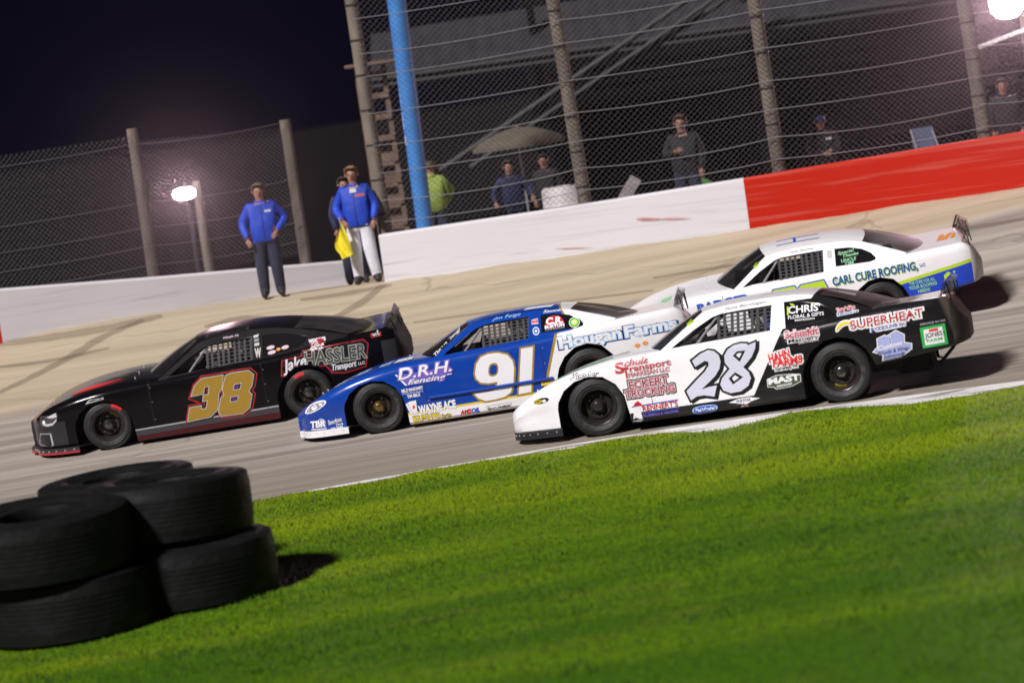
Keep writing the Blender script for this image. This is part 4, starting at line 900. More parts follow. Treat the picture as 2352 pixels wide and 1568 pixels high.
    # ---- underside: floor pan, fuel cell, exhaust, rear bar
    b = MB(); b.box((1.3, 0, .16), (1.7, 1.35, .09), INNER, None, .02); b.box((3.0, 0, .40), (.7, .9, .3), INNER, None, .05); b.box((-.45, 0, .16), (.9, 1.0, .06), INNER, None, .02)
    for xx in (0, 2.67): b.tube([(xx, -.72, .325), (xx, .72, .325)], .045, INNER, 10)
    K(b.build('chassis', root))
    b = MB(); b.box((3.42, 0, .30), (.42, .62, .24), INNER, None, .04); K(b.build('fuel_cell', root))
    b = MB(); b.tube([(3.62, -.42, .46), (3.64, -.42, .27), (3.70, -.42, .25), (3.86, -.42, .40), (3.9, -.42, .52)], .017, INNER, 8); b.tube([(3.62, -.42, .46), (3.63, -.42, .22)], .026, INNER, 8)
    b.tube([(3.62, .42, .46), (3.64, .42, .27), (3.70, .42, .25), (3.86, .42, .40), (3.9, .42, .52)], .017, INNER, 8); b.tube([(3.70, -.42, .25), (3.70, .42, .25)], .017, INNER, 8)
    K(b.build('rear_bumper_bar', root))
    # door and panel seams, hood pins
    b = MB()
    tree_parts = [k_ for k_ in kids if k_.name.split('.')[0] in ('body', 'side_frame', 'roof', 'quarter_window', 'windscreen')]
    vs = []; fs = []
    for o in tree_parts:
        n = len(vs); vs += [v_.co.copy() for v_ in o.data.vertices]; fs += [[n+i for i in p.vertices] for p in o.data.polygons]
    bvh = BVHTree.FromPolygons(vs, fs)
    def proj(x, z, off):
        h = bvh.ray_cast(Vector((x, -3, z)), Vector((0, 1, 0)))
        if h[0] is None or h[0].y > -.15: return None
        nn = h[1]; nn = nn if nn.y < 0 else -nn
        return h[0] + (nn*off if nn.y < -.2 else Vector((0, -off, 0)))
    def projtop(x, y, off):
        h = bvh.ray_cast(Vector((x, y, 3)), Vector((0, 0, -1))); return None if h[0] is None else h[0]+Vector((0, 0, off))
    def lay(b, v, f, off, m, pj=proj):
        if max(q[0] for q in v)-min(q[0] for q in v) > .10 and len(v) < 300:   # follow the curved panel
            bm = bmesh.new(); vv = [bm.verts.new((q[0], q[1], 0)) for q in v]
            for ff in f:
                try: bm.faces.new([vv[i] for i in ff])
                except ValueError: pass
            for _ in range(3):
                e = [e for e in bm.edges if e.calc_length() > .055]
                if e: bmesh.ops.subdivide_edges(bm, edges=e, cuts=1)
            bmesh.ops.triangulate(bm, faces=bm.faces); bm.verts.index_update()
            v = [tuple(q.co) for q in bm.verts]; f = [[q.index for q in ff.verts] for ff in bm.faces]; bm.free()
        pts = [pj(q[0], q[1], off) for q in v]
        ok = [ff for ff in f if all(pts[i] is not None for i in ff)]
        ok = [ff for ff in ok if max(pts[i].y for i in ff)-min(pts[i].y for i in ff) < .22 or pj is projtop]
        pts = [p if p is not None else Vector((0, 0, -.0)) for p in pts]
        used = sorted({i for ff in ok for i in ff}); mp = {i: k for k, i in enumerate(used)}
        b.add([pts[i] for i in used], [[mp[i] for i in ff] for ff in ok], m)
    def decal(name, layers, label=None):  # sponsor decals: lettering and plain shapes, separate pieces sharing one mesh
        b = MB()
        for L in layers:
            kind, m, off = L[0], L[1], L[2]
            if kind == 't': v, f = text2d(*L[3], off=L[4] if len(L) > 4 else 0, shear=L[5] if len(L) > 5 else 0)
            else: v, f = poly2d(L[3], offset=L[4] if len(L) > 4 else 0)
            lay(b, v, f, off, m, projtop if kind == 'h' else proj)
        if not b.v: return
        o = K(b.build(name, root, smooth=0, recalc=False))
        if label: o['label'] = label
    for D in c['decals']: decal(*D)
    b = MB()
    for x in c.get('seams', (.62, 2.12)):
        for z in [.22+.03*k for k in range(20)]:
            p0, p1 = proj(x-.003+.08*(z-.5)*0, z, .0015), proj(x+.003, z, .0015); q0, q1 = proj(x-.003, z+.03, .0015), proj(x+.003, z+.03, .0015)
            if None in (p0, p1, q0, q1): continue
            b.add([p0, p1, q1, q0], [[0, 1, 2, 3]], BLACK)
        for z in (.32, .55, .74):
            p = proj(x+.02, z, .002)
            if p: b.sphere(p, .006, RIVET, 1)
    if b.v: K(b.build('panel_seam', root, smooth=0, recalc=False))
    for x, y in ((.42, -.62), (.42, -.2), (-.72, -.40), (-.72, .1), (.42, .3)):
        p = projtop(x, y, 0)
        if p: b = MB(); b.tube([p, p+Vector((0, 0, .025))], .009, RIVET, 6); K(b.build('hood_pin', root))
    if c.get('rail'):
        b = MB(); pts = [proj(x, .352+.0*x, .012) for x in (.66, 1.0, 1.4, 1.8, 2.21)]; b.tube([p for p in pts if p], .022, c['rail'], 10); K(b.build('side_rail', root))
    # body leans on its springs; wheels stay flat
    Mroll = Matrix.Translation((0, -.97, .35)) @ Matrix.Rotation(roll, 4, 'X') @ Matrix.Translation((0, .97, -.35)) @ Matrix.Translation((0, 0, dz))
    for o in kids: o.matrix_local = Mroll
    st = c.get('steer', R(5))
    wheel(root, 0, 1, c.get('hubf', HUBM), st, c.get('st', (0, 0))[0], 0 if c.get('red') else .4, (c.get('red') or (None, 0))[0]); wheel(root, 2.67, 1, c.get('hubr', HUBM), 0, c.get('st', (0, 0))[1], 0 if c.get('red') else 1.1, (c.get('red') or (0, None))[1])
    wheel(root, 0, -1, HUBM, st, 0, .2); wheel(root, 2.67, -1, HUBM, 0, 0, .9)
    # stand it on the track: near front and near rear contact points
    A, B = on_ground(*c['front']), on_ground(*c['rear'])
    s = (B-A).length/2.67; ex = (B-A).normalized()
    q = Vector((-ex.y, ex.x, 0)).normalized()*1.6; far = (A+B)/2+q; far.z = (gz(A.x+q.x, A.y+q.y)+gz(B.x+q.x, B.y+q.y))/2
    ey = (far-(A+B)/2); ey = (ey-ex*ey.dot(ex)).normalized(); ez = ex.cross(ey)
    Rm = Matrix((ex, ey, ez)).transposed()
    root.matrix_world = Matrix.Translation(A - Rm @ Vector((0, -.86, 0))*s) @ Rm.to_4x4() @ Matrix.Scale(s, 4)
    print(c['id'], 'scale %.3f' % s, 'yaw %.1f' % math.degrees(math.atan2(ex.y, ex.x)), A.to_tuple(2))
    CARS.append(root)
    return root
CARS = []
def T(m, tx, off=0.005, bold=0.0, sh=0.0): return ('t', m, off, tx, bold, sh)
def Pg(m, polys, off=0.003, grow=0.0): return ('p', m, off, polys, grow)
def Hd(m, polys, off=0.004, grow=0.0): return ('h', m, off, polys, grow)
def ell(x, z, a, b_, tilt=0, n=28): return [(x+a*math.cos(k*math.tau/n)*math.cos(tilt)-b_*math.sin(k*math.tau/n)*math.sin(tilt), z+a*math.cos(k*math.tau/n)*math.sin(tilt)+b_*math.sin(k*math.tau/n)*math.cos(tilt)) for k in range(n)]
def smoothp(p, it=2):
    for _ in range(it): p = [q for i in range(len(p)) for q in ((p[i][0]*.75+p[(i+1) % len(p)][0]*.25, p[i][1]*.75+p[(i+1) % len(p)][1]*.25), (p[i][0]*.25+p[(i+1) % len(p)][0]*.75, p[i][1]*.25+p[(i+1) % len(p)][1]*.75))]
    return p
def outl(tx, m, mo, bold=0.002, w_=0.008, sh=0.0, off=0.003): return [T(mo, tx, off, w_, sh), T(m, tx, off+.002, bold, sh)]

# ---- white car with black rear quarter, number 28
def pz28(g):
    z = []
    if not g:
        z.append(((0.011, 0.011, 0.012), lambda t, x, y, zz: AND(t, line(t, x, zz, 1, -.61, -1.587), step(t, math_n(t, 'SUBTRACT', .965, zz)))))
        z.append(((0.014, 0.014, 0.016), lambda t, x, y, zz: AND(t, line(t, x, zz, .006, -1, .208), step(t, math_n(t, 'SUBTRACT', x, .36)))))
        z.append(((0.085, 0.068, 0.055), lambda t, x, y, zz: step(t, math_n(t, 'SUBTRACT', x, math_n(t, 'ADD', 3.80, math_n(t, 'MULTIPLY', math_n(t, 'SUBTRACT', .99, zz), .28))), .05)))
    else:
        z.append(((0.011, 0.011, 0.012), lambda t, x, y, zz: AND(t, step(t, math_n(t, 'SUBTRACT', x, 2.15)), step(t, math_n(t, 'SUBTRACT', math_n(t, 'ADD', 1.15, math_n(t, 'MULTIPLY', math_n(t, 'SUBTRACT', x, 2.45, True), 1.1)), zz)))))
    return z
n2 = [(1.113, 0.681), (1.215, 0.741), (1.302, 0.767), (1.364, 0.749), (1.409, 0.701), (1.418, 0.629), (1.395, 0.555), (1.34, 0.485), (1.254, 0.42), (1.169, 0.361), (1.248, 0.376), (1.341, 0.382), (1.297, 0.266), (1.185, 0.295), (1.108, 0.293), (1.039, 0.26), (1.005, 0.365), (1.024, 0.381), (1.132, 0.469), (1.233, 0.545), (1.287, 0.608), (1.285, 0.645), (1.249, 0.659), (1.139, 0.61)]
n8 = [(1.821, 0.783), (1.809, 0.717), (1.758, 0.632), (1.683, 0.562), (1.651, 0.536), (1.7, 0.477), (1.717, 0.41), (1.677, 0.33), (1.585, 0.281), (1.474, 0.277), (1.401, 0.317), (1.378, 0.385), (1.406, 0.447), (1.459, 0.498), (1.504, 0.537), (1.462, 0.608), (1.466, 0.686), (1.511, 0.745), (1.583, 0.779), (1.663, 0.789), (1.727, 0.778), (1.734, 0.758)]
n8a = [(1.558, 0.671), (1.61, 0.712), (1.701, 0.708), (1.623, 0.596)]; n8b = [(1.479, 0.436), (1.556, 0.493), (1.634, 0.43), (1.515, 0.366)]
def sh_(p, a, b_): return [(x+a, z+b_) for x, z in p]
def shrink(p, k):
    cx_, cz_ = sum(q[0] for q in p)/len(p), sum(q[1] for q in p)/len(p); return [(cx_+(x-cx_)*k, cz_+(z-cz_)*k) for x, z in p]
d28 = [
 ('door_number', [Pg(V['black'], [n2], .0025, .022), Pg(V['black'], [sh_(n2, .022, -.018)], .0028, .018), Pg(V['black'], [n8], .0026, .022), Pg(V['black'], [sh_(n8, .022, -.018)], .0029, .018),
   Pg(V['white'], [shrink(n8a, .45)], .0045), Pg(V['white'], [shrink(n8b, .5)], .0045), Pg(V['lilac'], [n2], .004), Pg(V['lilac'], [n8, n8a, n8b], .004)], 'black edged pale grey racing number 28 on the door'),
 ('sponsor_lettering', outl(('S', .278, .659, .09, 1.9, .108), V['red'], V['pink'], .004, .012)+outl(('chulz', .377, .723, .271, 1.5, .061), V['red'], V['pink'], .001, .009, .3)+outl(('T', .359, .596, .058, 3, .109), V['red'], V['pink'], .004, .012)+outl(('ransport', .432, .657, .446, 1.9, .05), V['red'], V['pink'], .001, .009)+outl(('MARKESAN LLC', .41, .600, .445, 1, .043), V['dred'], V['pink'], 0, .007)),
 ('sponsor_lettering', [Pg(V['black'], [[(.385, .462), (.83, .470), (.90, .37), (.90, .36), (.33, .365), (.34, .45)]], .0022) if False else T(V['black'], ('ECKERT', .394, .464, .43, 1.6, .094), .0022, .018), T(V['black'], ('TRUCKING', .337, .375, .55, .2, .089), .0022, .018)]+outl(('ECKERT', .399, .469, .42, 1.6, .084), V['dred'], V['pink'], .001, .011)+outl(('TRUCKING', .342, .38, .54, .2, .079), V['dred'], V['pink'], .001, .011, off=.0035)),
 ('sponsor_lettering', [Pg(V['blue'], [[(.39, .285), (.90, .292), (.90, .281), (.39, .274)]]), Pg(V['blue'], [[(.49, .20), (.905, .206), (.905, .197), (.49, .191)]]), Pg(V['white'], [[(.411, .28), (.458, .325), (.508, .28), (.477, .245), (.491, .125), (.45, .105), (.377, .124), (.40, .2)]], .0028), Pg(V['red'], [[(.405, .275), (.43, .315), (.465, .335), (.495, .305), (.515, .268), (.46, .285)]], .004), T(V['red'], ("RENNERT'S", .505, .217, .385, .8, .056), .0045, .002)]+[T(V['purple'], ('PLUMBING & HEATING', .50, .152, .386, .4, .026), .0045, .001)]),
 ('sponsor_lettering', outl(('Hoosier', -.231, .662, .31, 1.5, .05), V['white'], V['black'], .001, .009, .3)),
 ('headlight_decal', [Pg(V['black'], [ell(-.60, .478, .092, .030, .12)]), Pg(V['yellow'], [ell(-.635, .472, .045, .022, .12)], .0045), Pg(V['white'], [ell(-.565, .474, .022, .016)], .0045), T(V['black'], ('NEO', -.668, .458, .066, 3, .026), .006, .001)]),
 ('sponsor_lettering', [Pg(V['sky'], [smoothp([(1.029, .143), (1.053, .178), (1.158, .189), (1.285, .182), (1.32, .154), (1.288, .113), (1.183, .096), (1.055, .103)])]), Pg(V['blue'], [smoothp([(1.045, .143), (1.06, .172), (1.158, .181), (1.28, .174), (1.305, .154), (1.28, .12), (1.183, .105), (1.06, .112)])], .0045), T(V['white'], ('Pathfinder', 1.067, .128, .225, .5, .036), .006, .001, .2)]),
 ('sponsor_lettering', [Pg(V['white'], [[(1.44, .178), (1.53, .158), (1.56, .115), (1.64, .115), (1.67, .158), (1.78, .182), (1.66, .208), (1.54, .205)]]), T(V['navy'], ('FIVE STAR', 1.525, .165, .15, .7, .028), .0045, .001), Pg(V['red'], [[(1.585, .155), (1.60, .118), (1.615, .155), (1.58, .132), (1.62, .132)]], .0046)]),
 ('sponsor_lettering', outl(('Schmidt', 2.143, .772, .359, .3, .072), V['red'], V['pink'], .001, .013)+outl(('Masonry', 2.172, .718, .324, 1.8, .038), V['black'], V['white'], .001, .012)+[T(V['pink'], ('DALTON, WI', 2.276, .693, .216, 1.9, .022), .004, .001)]),
 ('sponsor_lettering', outl(('HAHN', 1.941, .539, .231, 8.2, .085), V['hot'], V['white'], .004, .018, .1)+outl(('FARMS', 1.973, .485, .317, 1.8, .08), V['hot'], V['white'], .004, .018, .1)+outl(('DeForest, WI', 1.99, .446, .237, 2.2, .027), V['black'], V['white'], .001, .012)),
 ('sponsor_lettering', [Pg(V['white'], [[(1.881, .367), (1.987, .402), (2.155, .392), (2.247, .375), (2.244, .297), (2.143, .259), (2.09, .253), (1.966, .248), (1.943, .274), (1.877, .283)]]), Pg(V['olive'], [[(1.888, .362), (1.988, .395), (2.153, .385), (2.240, .37), (2.237, .302), (2.141, .265), (2.09, .259), (1.969, .255), (1.946, .281), (1.884, .289)]], .0042), T(V['white'], ('MAST', 1.90, .312, .33, 1.2, .06), .0055, .006, .0), T(V['white'], ('AGRONOMY', 1.975, .269, .171, 2, .024), .0055, .001)]),
 ('sponsor_lettering', outl(('SUPERHEAT', 2.85, .767, .773, 1.7, .092), V['red'], V['white'], .001, .020)+outl(('& COOLING Inc', 3.058, .712, .359, 3.4, .036), V['blue'], V['white'], .001, .016, off=.0034)+[Pg(V['white'], [smoothp([(2.692, .776), (2.712, .825), (2.769, .863), (2.847, .859), (2.854, .819), (2.791, .834), (2.727, .797), (2.704, .772)])], .0027, .014), Pg(V['yellow'], [smoothp([(2.692, .776), (2.712, .825), (2.769, .863), (2.847, .859), (2.854, .819), (2.791, .834), (2.727, .797), (2.704, .772)])], .0046)]),
 ('sponsor_lettering', [Pg(V['white'], [[(3.108, .627), (3.19, .654), (3.208, .639), (3.312, .687), (3.39, .633), (3.378, .55), (3.453, .526), (3.446, .475), (3.333, .413), (3.135, .401), (3.149, .451), (3.051, .498), (3.103, .542)]], .0025, .010), Pg(V['lav'], [[(3.108, .627), (3.19, .654), (3.208, .639), (3.312, .687), (3.39, .633), (3.378, .55), (3.453, .526), (3.446, .475), (3.333, .413), (3.135, .401), (3.149, .451), (3.051, .498), (3.103, .542)]], .004), Pg(V['white'], [[(3.23, .64), (3.25, .645), (3.25, .56), (3.23, .56)]], .0052), Pg(V['navy'], [[(3.235, .63), (3.244, .632), (3.244, .565), (3.235, .565)]], .006), T(V['navy'], ('Woods & Wrap', 3.09, .453, .33, 3.3, .038), .0052, .001, .3), T(V['navy'], ('Subwoods', 3.143, .412, .23, 3.5, .032), .0052, .001, .3), T(V['white'], ('Custom', 3.10, .505, .26, 6, .045), .0052, .002, .3)]),
 ('sponsor_lettering', [Pg(V['green'], [[(3.563, .68), (3.829, .690), (3.834, .467), (3.567, .458)]]), Pg(V['white'], [[(3.598, .652), (3.796, .660), (3.801, .493), (3.595, .486)]], .0042), T(V['black'], ('JONES', 3.608, .565, .181, 1.9, .046), .0055, .001), Pg(V['hot'], [[(3.655, .648), (3.75, .652), (3.75, .625), (3.655, .622)]], .0055), T(V['green'], ('FARM', 3.62, .515, .16, 2, .030), .0055, .001), T(V['grey'], ('SERVICE IN WI', 3.575, .702, .26, 1.5, .022), .0055, .002)]),
 ('sponsor_lettering', [T(V['white'], ("CHRIS'", 2.191, 1.02, .34, -2.2, .075), .004, .003), T(V['white'], ('FLORAL & GIFTS', 2.185, .963, .385, -1.2, .035), .004, .001), T(V['white'], ('MARKESAN', 2.257, .931, .21, -1.7, .02), .004, .0005), Pg(V['lime'], [[(2.180, 1.098), (2.198, 1.088), (2.192, 1.003), (2.176, 1.006)]], .004), Pg(V['lime'], [[(2.21, 1.125), (2.25, 1.115), (2.27, 1.09), (2.225, 1.105)]], .004), Pg(V['lime'], [[(2.44, 1.10), (2.47, 1.095), (2.46, 1.07), (2.45, 1.075)]], .004)]),
 ('sponsor_lettering', outl(('Tom & Alice', 2.713, .968, .195, 3.4, .032), V['hot'], V['pink'], 0, .007)+outl(('Restoration', 2.719, .925, .22, 3.8, .024), V['blue'], V['white'], 0, .008)),
 ('name_decal', [T(V['grey'], ('Jesse Bernhagen', 1.499, 1.158, .456, 1.5, .026), .004, 0, .35)]),
 ('banner_decal', [Pg(V['lime'], [[(1.10, 1.045), (1.17, 1.09), (1.13, 1.11), (1.08, 1.065)]], .004)]),
 ('hood_decal', [Hd(V['green'], [[(-.42, -.80), (.22, -.72), (.22, -.62), (-.44, -.66)]]), Hd(V['mint'], [[(-.40, -.74), (.15, -.66), (.15, -.6), (-.40, -.68)]], .006), Hd(V['silver'], [[(-.3, -.5), (.35, -.45), (.35, -.2), (-.3, -.25)]])]),
]
make_car(dict(id='28', seed=3, label='white stock car with a black tail and black edged number 28, nearest the grass', paint=paint('paint_white_black', (.86, .845, .855), pz28(False)), gpaint=paint('paint_white_black_cabin', (.86, .845, .855), pz28(True)),
    roll=R(-3.5), damm=BLACK, tailm=mat('tail_dirty_black', (.045, .036, .03), .6, var=.5, scale=6, spec=.2), decals=d28, front=(1383.5, 1000), rear=(1943, 922), hubf=RIM, hubr=HUBM, st=(0, 1), steer=R(7), shinydash=True, seat=mat('seat_blue', (.015, .05, .35), .6)))

# ---- blue car with white rear quarter, number 91
BL = (.004, .048, .32)
def pz91(g):
    z = []
    if not g:
        z.append(((.36, .23, .03), lambda t, x, y, zz: line(t, x, zz, 1, -.37, -1.985)))
        z.append(((.80, .79, .79), lambda t, x, y, zz: line(t, x, zz, 1, -.37, -2.02)))
        z.append(((.70, .55, .05), lambda t, x, y, zz: line(t, x, zz, .004, -1, .206)))
        z.append(((.80, .79, .79), lambda t, x, y, zz: line(t, x, zz, .004, -1, .178)))
        z.append((BL, lambda t, x, y, zz: AND(t, step(t, math_n(t, 'SUBTRACT', -.2, x)), step(t, math_n(t, 'SUBTRACT', zz, .12)))))
    else:
        z.append(((.36, .23, .03), lambda t, x, y, zz: line(t, x, zz, 1, .45, -2.935)))
        z.append(((.80, .79, .79), lambda t, x, y, zz: line(t, x, zz, 1, .45, -2.96)))
    return z
m9 = [(1.262, .555), (1.295, .67), (1.367, .749), (1.461, .771), (1.581, .767), (1.695, .727), (1.749, .643), (1.752, .538), (1.713, .363), (1.667, .265), (1.585, .218), (1.462, .204), (1.341, .202), (1.258, .247), (1.207, .32), (1.359, .314), (1.449, .315), (1.5, .352), (1.522, .416), (1.405, .415), (1.318, .437), (1.27, .493)]
m9h = [(1.447, .631), (1.504, .659), (1.567, .634), (1.548, .51), (1.476, .483), (1.421, .515)]
m1 = [(1.875, .771), (2.025, .773), (1.914, .226), (1.758, .221)]
d91 = [
 ('door_number', [Pg(V['gold'], [m9], .0026, .022), Pg(V['gold'], [m1], .0028, .022), Pg(V['white'], [m9, smoothp(m9h, 1)], .0045), Pg(V['white'], [m1], .0045), Pg(mat('vinyl_number_blue', BL, .3), [shrink(smoothp(m9h, 1), .72)], .0046)], 'gold edged white racing number 91 on the door'),
 ('sponsor_lettering', [Pg(V['purple'], [[(.30, .69), (.98, .69), (.95, .61), (.40, .56)]]), Pg(V['white'], [[(.277, .70), (.30, .70), (.40, .56), (.98, .61), (.98, .60), (.385, .545)]], .0045)]+outl(('D.R.H.', .315, .632, .665, .8, .125), V['white'], V['purple'], .004, .018, .25, .0045)+outl(('Fencing', .42, .553, .48, .5, .06), V['white'], V['purple'], .002, .012, .35, .0050)),
 ('sponsor_lettering', [T(V['white'], ('BELZ MASONRY', .328, .469, .267, 1.5, .036), .004, .002), T(V['white'], ('STONE-BRICK-BLOCK', .329, .439, .265, .6, .018), .004), T(V['white'], ('TIM BELZ', .386, .389, .162, 2.5, .036), .004, .002)]),
 ('sponsor_lettering', [Pg(V['white'], [[(.35, .32), (.40, .345), (.485, .349), (.478, .19), (.39, .185)]]), Pg(V['hot'], [[(.435, .285), (.453, .293), (.462, .272), (.442, .241), (.426, .265)]], .0045), Pg(V['grey'], [[(.372, .325), (.376, .328), (.42, .19), (.415, .19)]], .0045), T(V['white'], ('WAYNE ACE', .503, .178, .46, 1.1, .092), .0045, .006)]),
 ('sponsor_lettering', outl(('BUS AND LIMO', .412, .080, .334, 0, .070), V['yellow'], V['black'], .004, .009)+outl(('Service', .765, .075, .12, 1.9, .048), V['yellow'], V['black'], .001, .006, .3)),
 ('sponsor_lettering', [T(V['red'], ('AMS', 1.004, .085, .135, .5, .050), .004, .004, .25), T(V['blue'], ('OIL', 1.145, .086, .10, .5, .050), .004, .004, .25), T(V['red'], ('SYNTHETIC OIL', 1.0, .068, .24, .5, .012), .004)]),
 ('sponsor_lettering', [Pg(V['black'], [[(1.335, .138), (1.645, .138), (1.645, .072), (1.335, .066)]]), Pg(V['white'], [[(1.34, .134), (1.641, .134), (1.641, .076), (1.34, .070)]], .0045), T(V['black'], ('Sport Hudson', 1.35, .086, .28, .5, .036), .0058, .001)]),
 ('sponsor_lettering', [T(V['white'], ('TBR', -.885, .20, .185, 0, .075), .004, .005, .15), T(V['white'], ('PERFORMANCE', -.89, .165, .20, -1, .02), .004, .001), Pg(V['white'], [ell(-.74, .25, .05, .05), ell(-.74, .25, .043, .043)]), T(V['white'], ('Stoughton', -.653, .21, .18, 8, .055), .004, .001, .3), T(V['white'], ('Tire &', -.557, .185, .09, 3, .028), .004, .001), T(V['white'], ('Auto Repair', -.639, .15, .167, 3, .026), .004, .001)]),
 ('banner_decal', [T(V['white'], ('Thanks Doug!', .80, .838, .43, 38.5, .036), .004, .002)]),
 ('name_decal', [T(V['sky'], ('Jim Feige', 1.55, 1.158, .37, 1.4, .035), .004, 0, .35), T(V['white'], ("Sauce's", 2.2, 1.150, .28, -2, .034), .004, .001, .35)]),
 ('sponsor_lettering', outl(('Hougan', 2.36, .70, .76, .7, .13), V['white'], V['sky'], .007, .018)[:0]+[T(V['navy'], ('Hougan', 2.355, .694, .78, .7, .135), .0022, .024), T(V['sky'], ('Hougan', 2.36, .70, .76, .7, .13), .0034, .016), T(V['white'], ('Hougan', 2.36, .702, .76, .7, .13), .005, .006), T(V['navy'], ('Farms', 3.175, .70, .65, 1.2, .135), .0022, .024), T(V['sky'], ('Farms', 3.18, .706, .63, 1.2, .13), .0034, .016), T(V['white'], ('Farms', 3.18, .708, .63, 1.2, .13), .005, .006)]),
 ('sponsor_lettering', [Pg(V['red'], [smoothp([(2.20, 1.0), (2.24, 1.10), (2.40, 1.10), (2.45, 1.0), (2.43, .98), (2.22, .98)])], .003), T(V['white'], ('C.R.', 2.225, 1.005, .20, -1.8, .075), .0045, .006, .1), T(V['white'], ('BURTON', 2.20, .958, .24, -.5, .034), .0045, .003), T(V['pink'], ('CONSTRUCTION', 2.20, .933, .24, -.5, .017), .0045)]),
 ('sponsor_lettering', [Pg(V['white'], [ell(2.57, .98, .068, .062)], .003), Pg(V['green'], [ell(2.57, .98, .06, .055)], .0042), Pg(V['lime'], [ell(2.57, .98, .042, .038)], .0052), T(V['white'], ('W', 2.545, .965, .05, 0, .032), .0062, .003)]),
 ('sponsor_lettering', [Pg(V['orange'], [ell(3.30, .585, .035, .025), ], .004), Pg(V['orange'], [ell(3.40, .60, .035, .025)], .004)]),
 ('sponsor_lettering', [Pg(V['pink'], [[(2.04, 1.09), (2.125, 1.10), (2.125, 1.03), (2.04, 1.035)]], .003), T(V['red'], ('RACE', 2.045, 1.05, .075, 2, .03), .0045, .002), Pg(V['white'], [ell(2.085, .95, .042, .05), ell(2.085, .95, .032, .038)], .003), Pg(V['sky'], [ell(2.085, .95, .02, .024)], .004)]),
 ('sponsor_lettering', [Pg(V['yellow'], [[(2.06, .36), (2.20, .37), (2.19, .29), (2.05, .28)]], .003), T(V['black'], ('SAFE', 2.07, .31, .1, 1, .03), .0045, .001)]),
 ('headlight_decal', [Pg(V['white'], [smoothp([(-.953, .40), (-.867, .485), (-.742, .522), (-.64, .525), (-.629, .484), (-.713, .43), (-.825, .387), (-.93, .375)])]), Pg(V['grey'], [smoothp([(-.92, .405), (-.86, .465), (-.742, .505), (-.66, .508), (-.65, .484), (-.72, .44), (-.825, .40), (-.91, .39)])], .0042), Pg(V['white'], [ell(-.80, .445, .04, .028, .4)], .0052), Pg(V['white'], [ell(-.71, .475, .022, .018)], .0052)]),
 ('hood_decal', [Hd(V['sky'], [[(-.55+.30*k, -.62), (-.40+.30*k, -.60), (-.36+.30*k, -.30), (-.53+.30*k, -.32)], [(-.50+.30*k, -.5), (-.44+.30*k, -.5), (-.43+.30*k, -.42), (-.49+.30*k, -.42)]]) for k in range(3)]+[Hd(V['white'], [[(.25, -.66), (.48, -.64), (.48, -.25), (.28, -.28)]])]),
 ('roof_decal', [Hd(V['white'], [[(1.95, -.50), (2.30, -.50), (2.35, -.30), (2.0, -.30)]])]),
]
make_car(dict(id='91', seed=5, label='blue stock car with a white rear quarter and gold edged number 91', paint=paint('paint_blue_white', BL, pz91(False)), gpaint=paint('paint_blue_white_cabin', BL, pz91(True)), rdrop=.022, skirt=.055, roll=R(-3.2),
    damm=mat('white_dam', (.75, .74, .74), .4), tailm=mat('tail_white', (.62, .60, .60), .5, var=.15, scale=5, spec=.25), zs=[(-1.09, .36), (-1.02, .415), (-.90, .475), (-.70, .565)]+ZS[4:], decals=d91, front=(880, 993), rear=(1366, 916), hubf=HUBG, hubr=HUBM, rail=mat('rail_blue', BL, .3), steer=R(6)))

# ---- black car, number 38
def pz38(g):
    if g: return []
    return [((.075, .010, .013), lambda t, x, y, zz: AND(t, line(t, x, zz, .01, -1, .125), step(t, math_n(t, 'SUBTRACT', x, .3)))),
            ((.055, .05, .055), lambda t, x, y, zz: AND(t, AND(t, line(t, x, zz, -.01, 1, -.13), line(t, x, zz, .01, -1, .205)), step(t, math_n(t, 'SUBTRACT', x, .3)))),
            ((.42, .41, .44), lambda t, x, y, zz: AND(t, AND(t, line(t, x, zz, -.01, 1, -.205), line(t, x, zz, .01, -1, .222)), step(t, math_n(t, 'SUBTRACT', x, .3)))),
            ((.030, .029, .033), lambda t, x, y, zz: AND(t, step(t, math_n(t, 'SUBTRACT', -.55, x)), step(t, math_n(t, 'SUBTRACT', .48, zz)))),
            ((.035, .035, .04), lambda t, x, y, zz: AND(t, step(t, math_n(t, 'SUBTRACT', x, 3.72)), step(t, math_n(t, 'SUBTRACT', .86, zz))))]
k3 = [(1.158, .545), (1.225, .672), (1.330, .750), (1.612, .752), (1.560, .569), (1.514, .530), (1.509, .492), (1.461, .316), (1.358, .239), (1.054, .222), (1.112, .395), (1.262, .400), (1.252, .350), (1.322, .352), (1.362, .455), (1.296, .458), (1.318, .530), (1.384, .532), (1.415, .642), (1.346, .640), (1.318, .553)]
k8 = [(1.646, .739), (1.723, .759), (1.955, .756), (2.007, .694), (1.96, .554), (1.906, .494), (1.941, .44), (1.88, .273), (1.783, .215), (1.502, .223), (1.476, .289), (1.532, .451), (1.588, .496), (1.575, .567)]
k8a = [(1.743, .606), (1.826, .607), (1.801, .543), (1.72, .544)]; k8b = [(1.668, .449), (1.759, .449), (1.738, .394), (1.652, .393)]
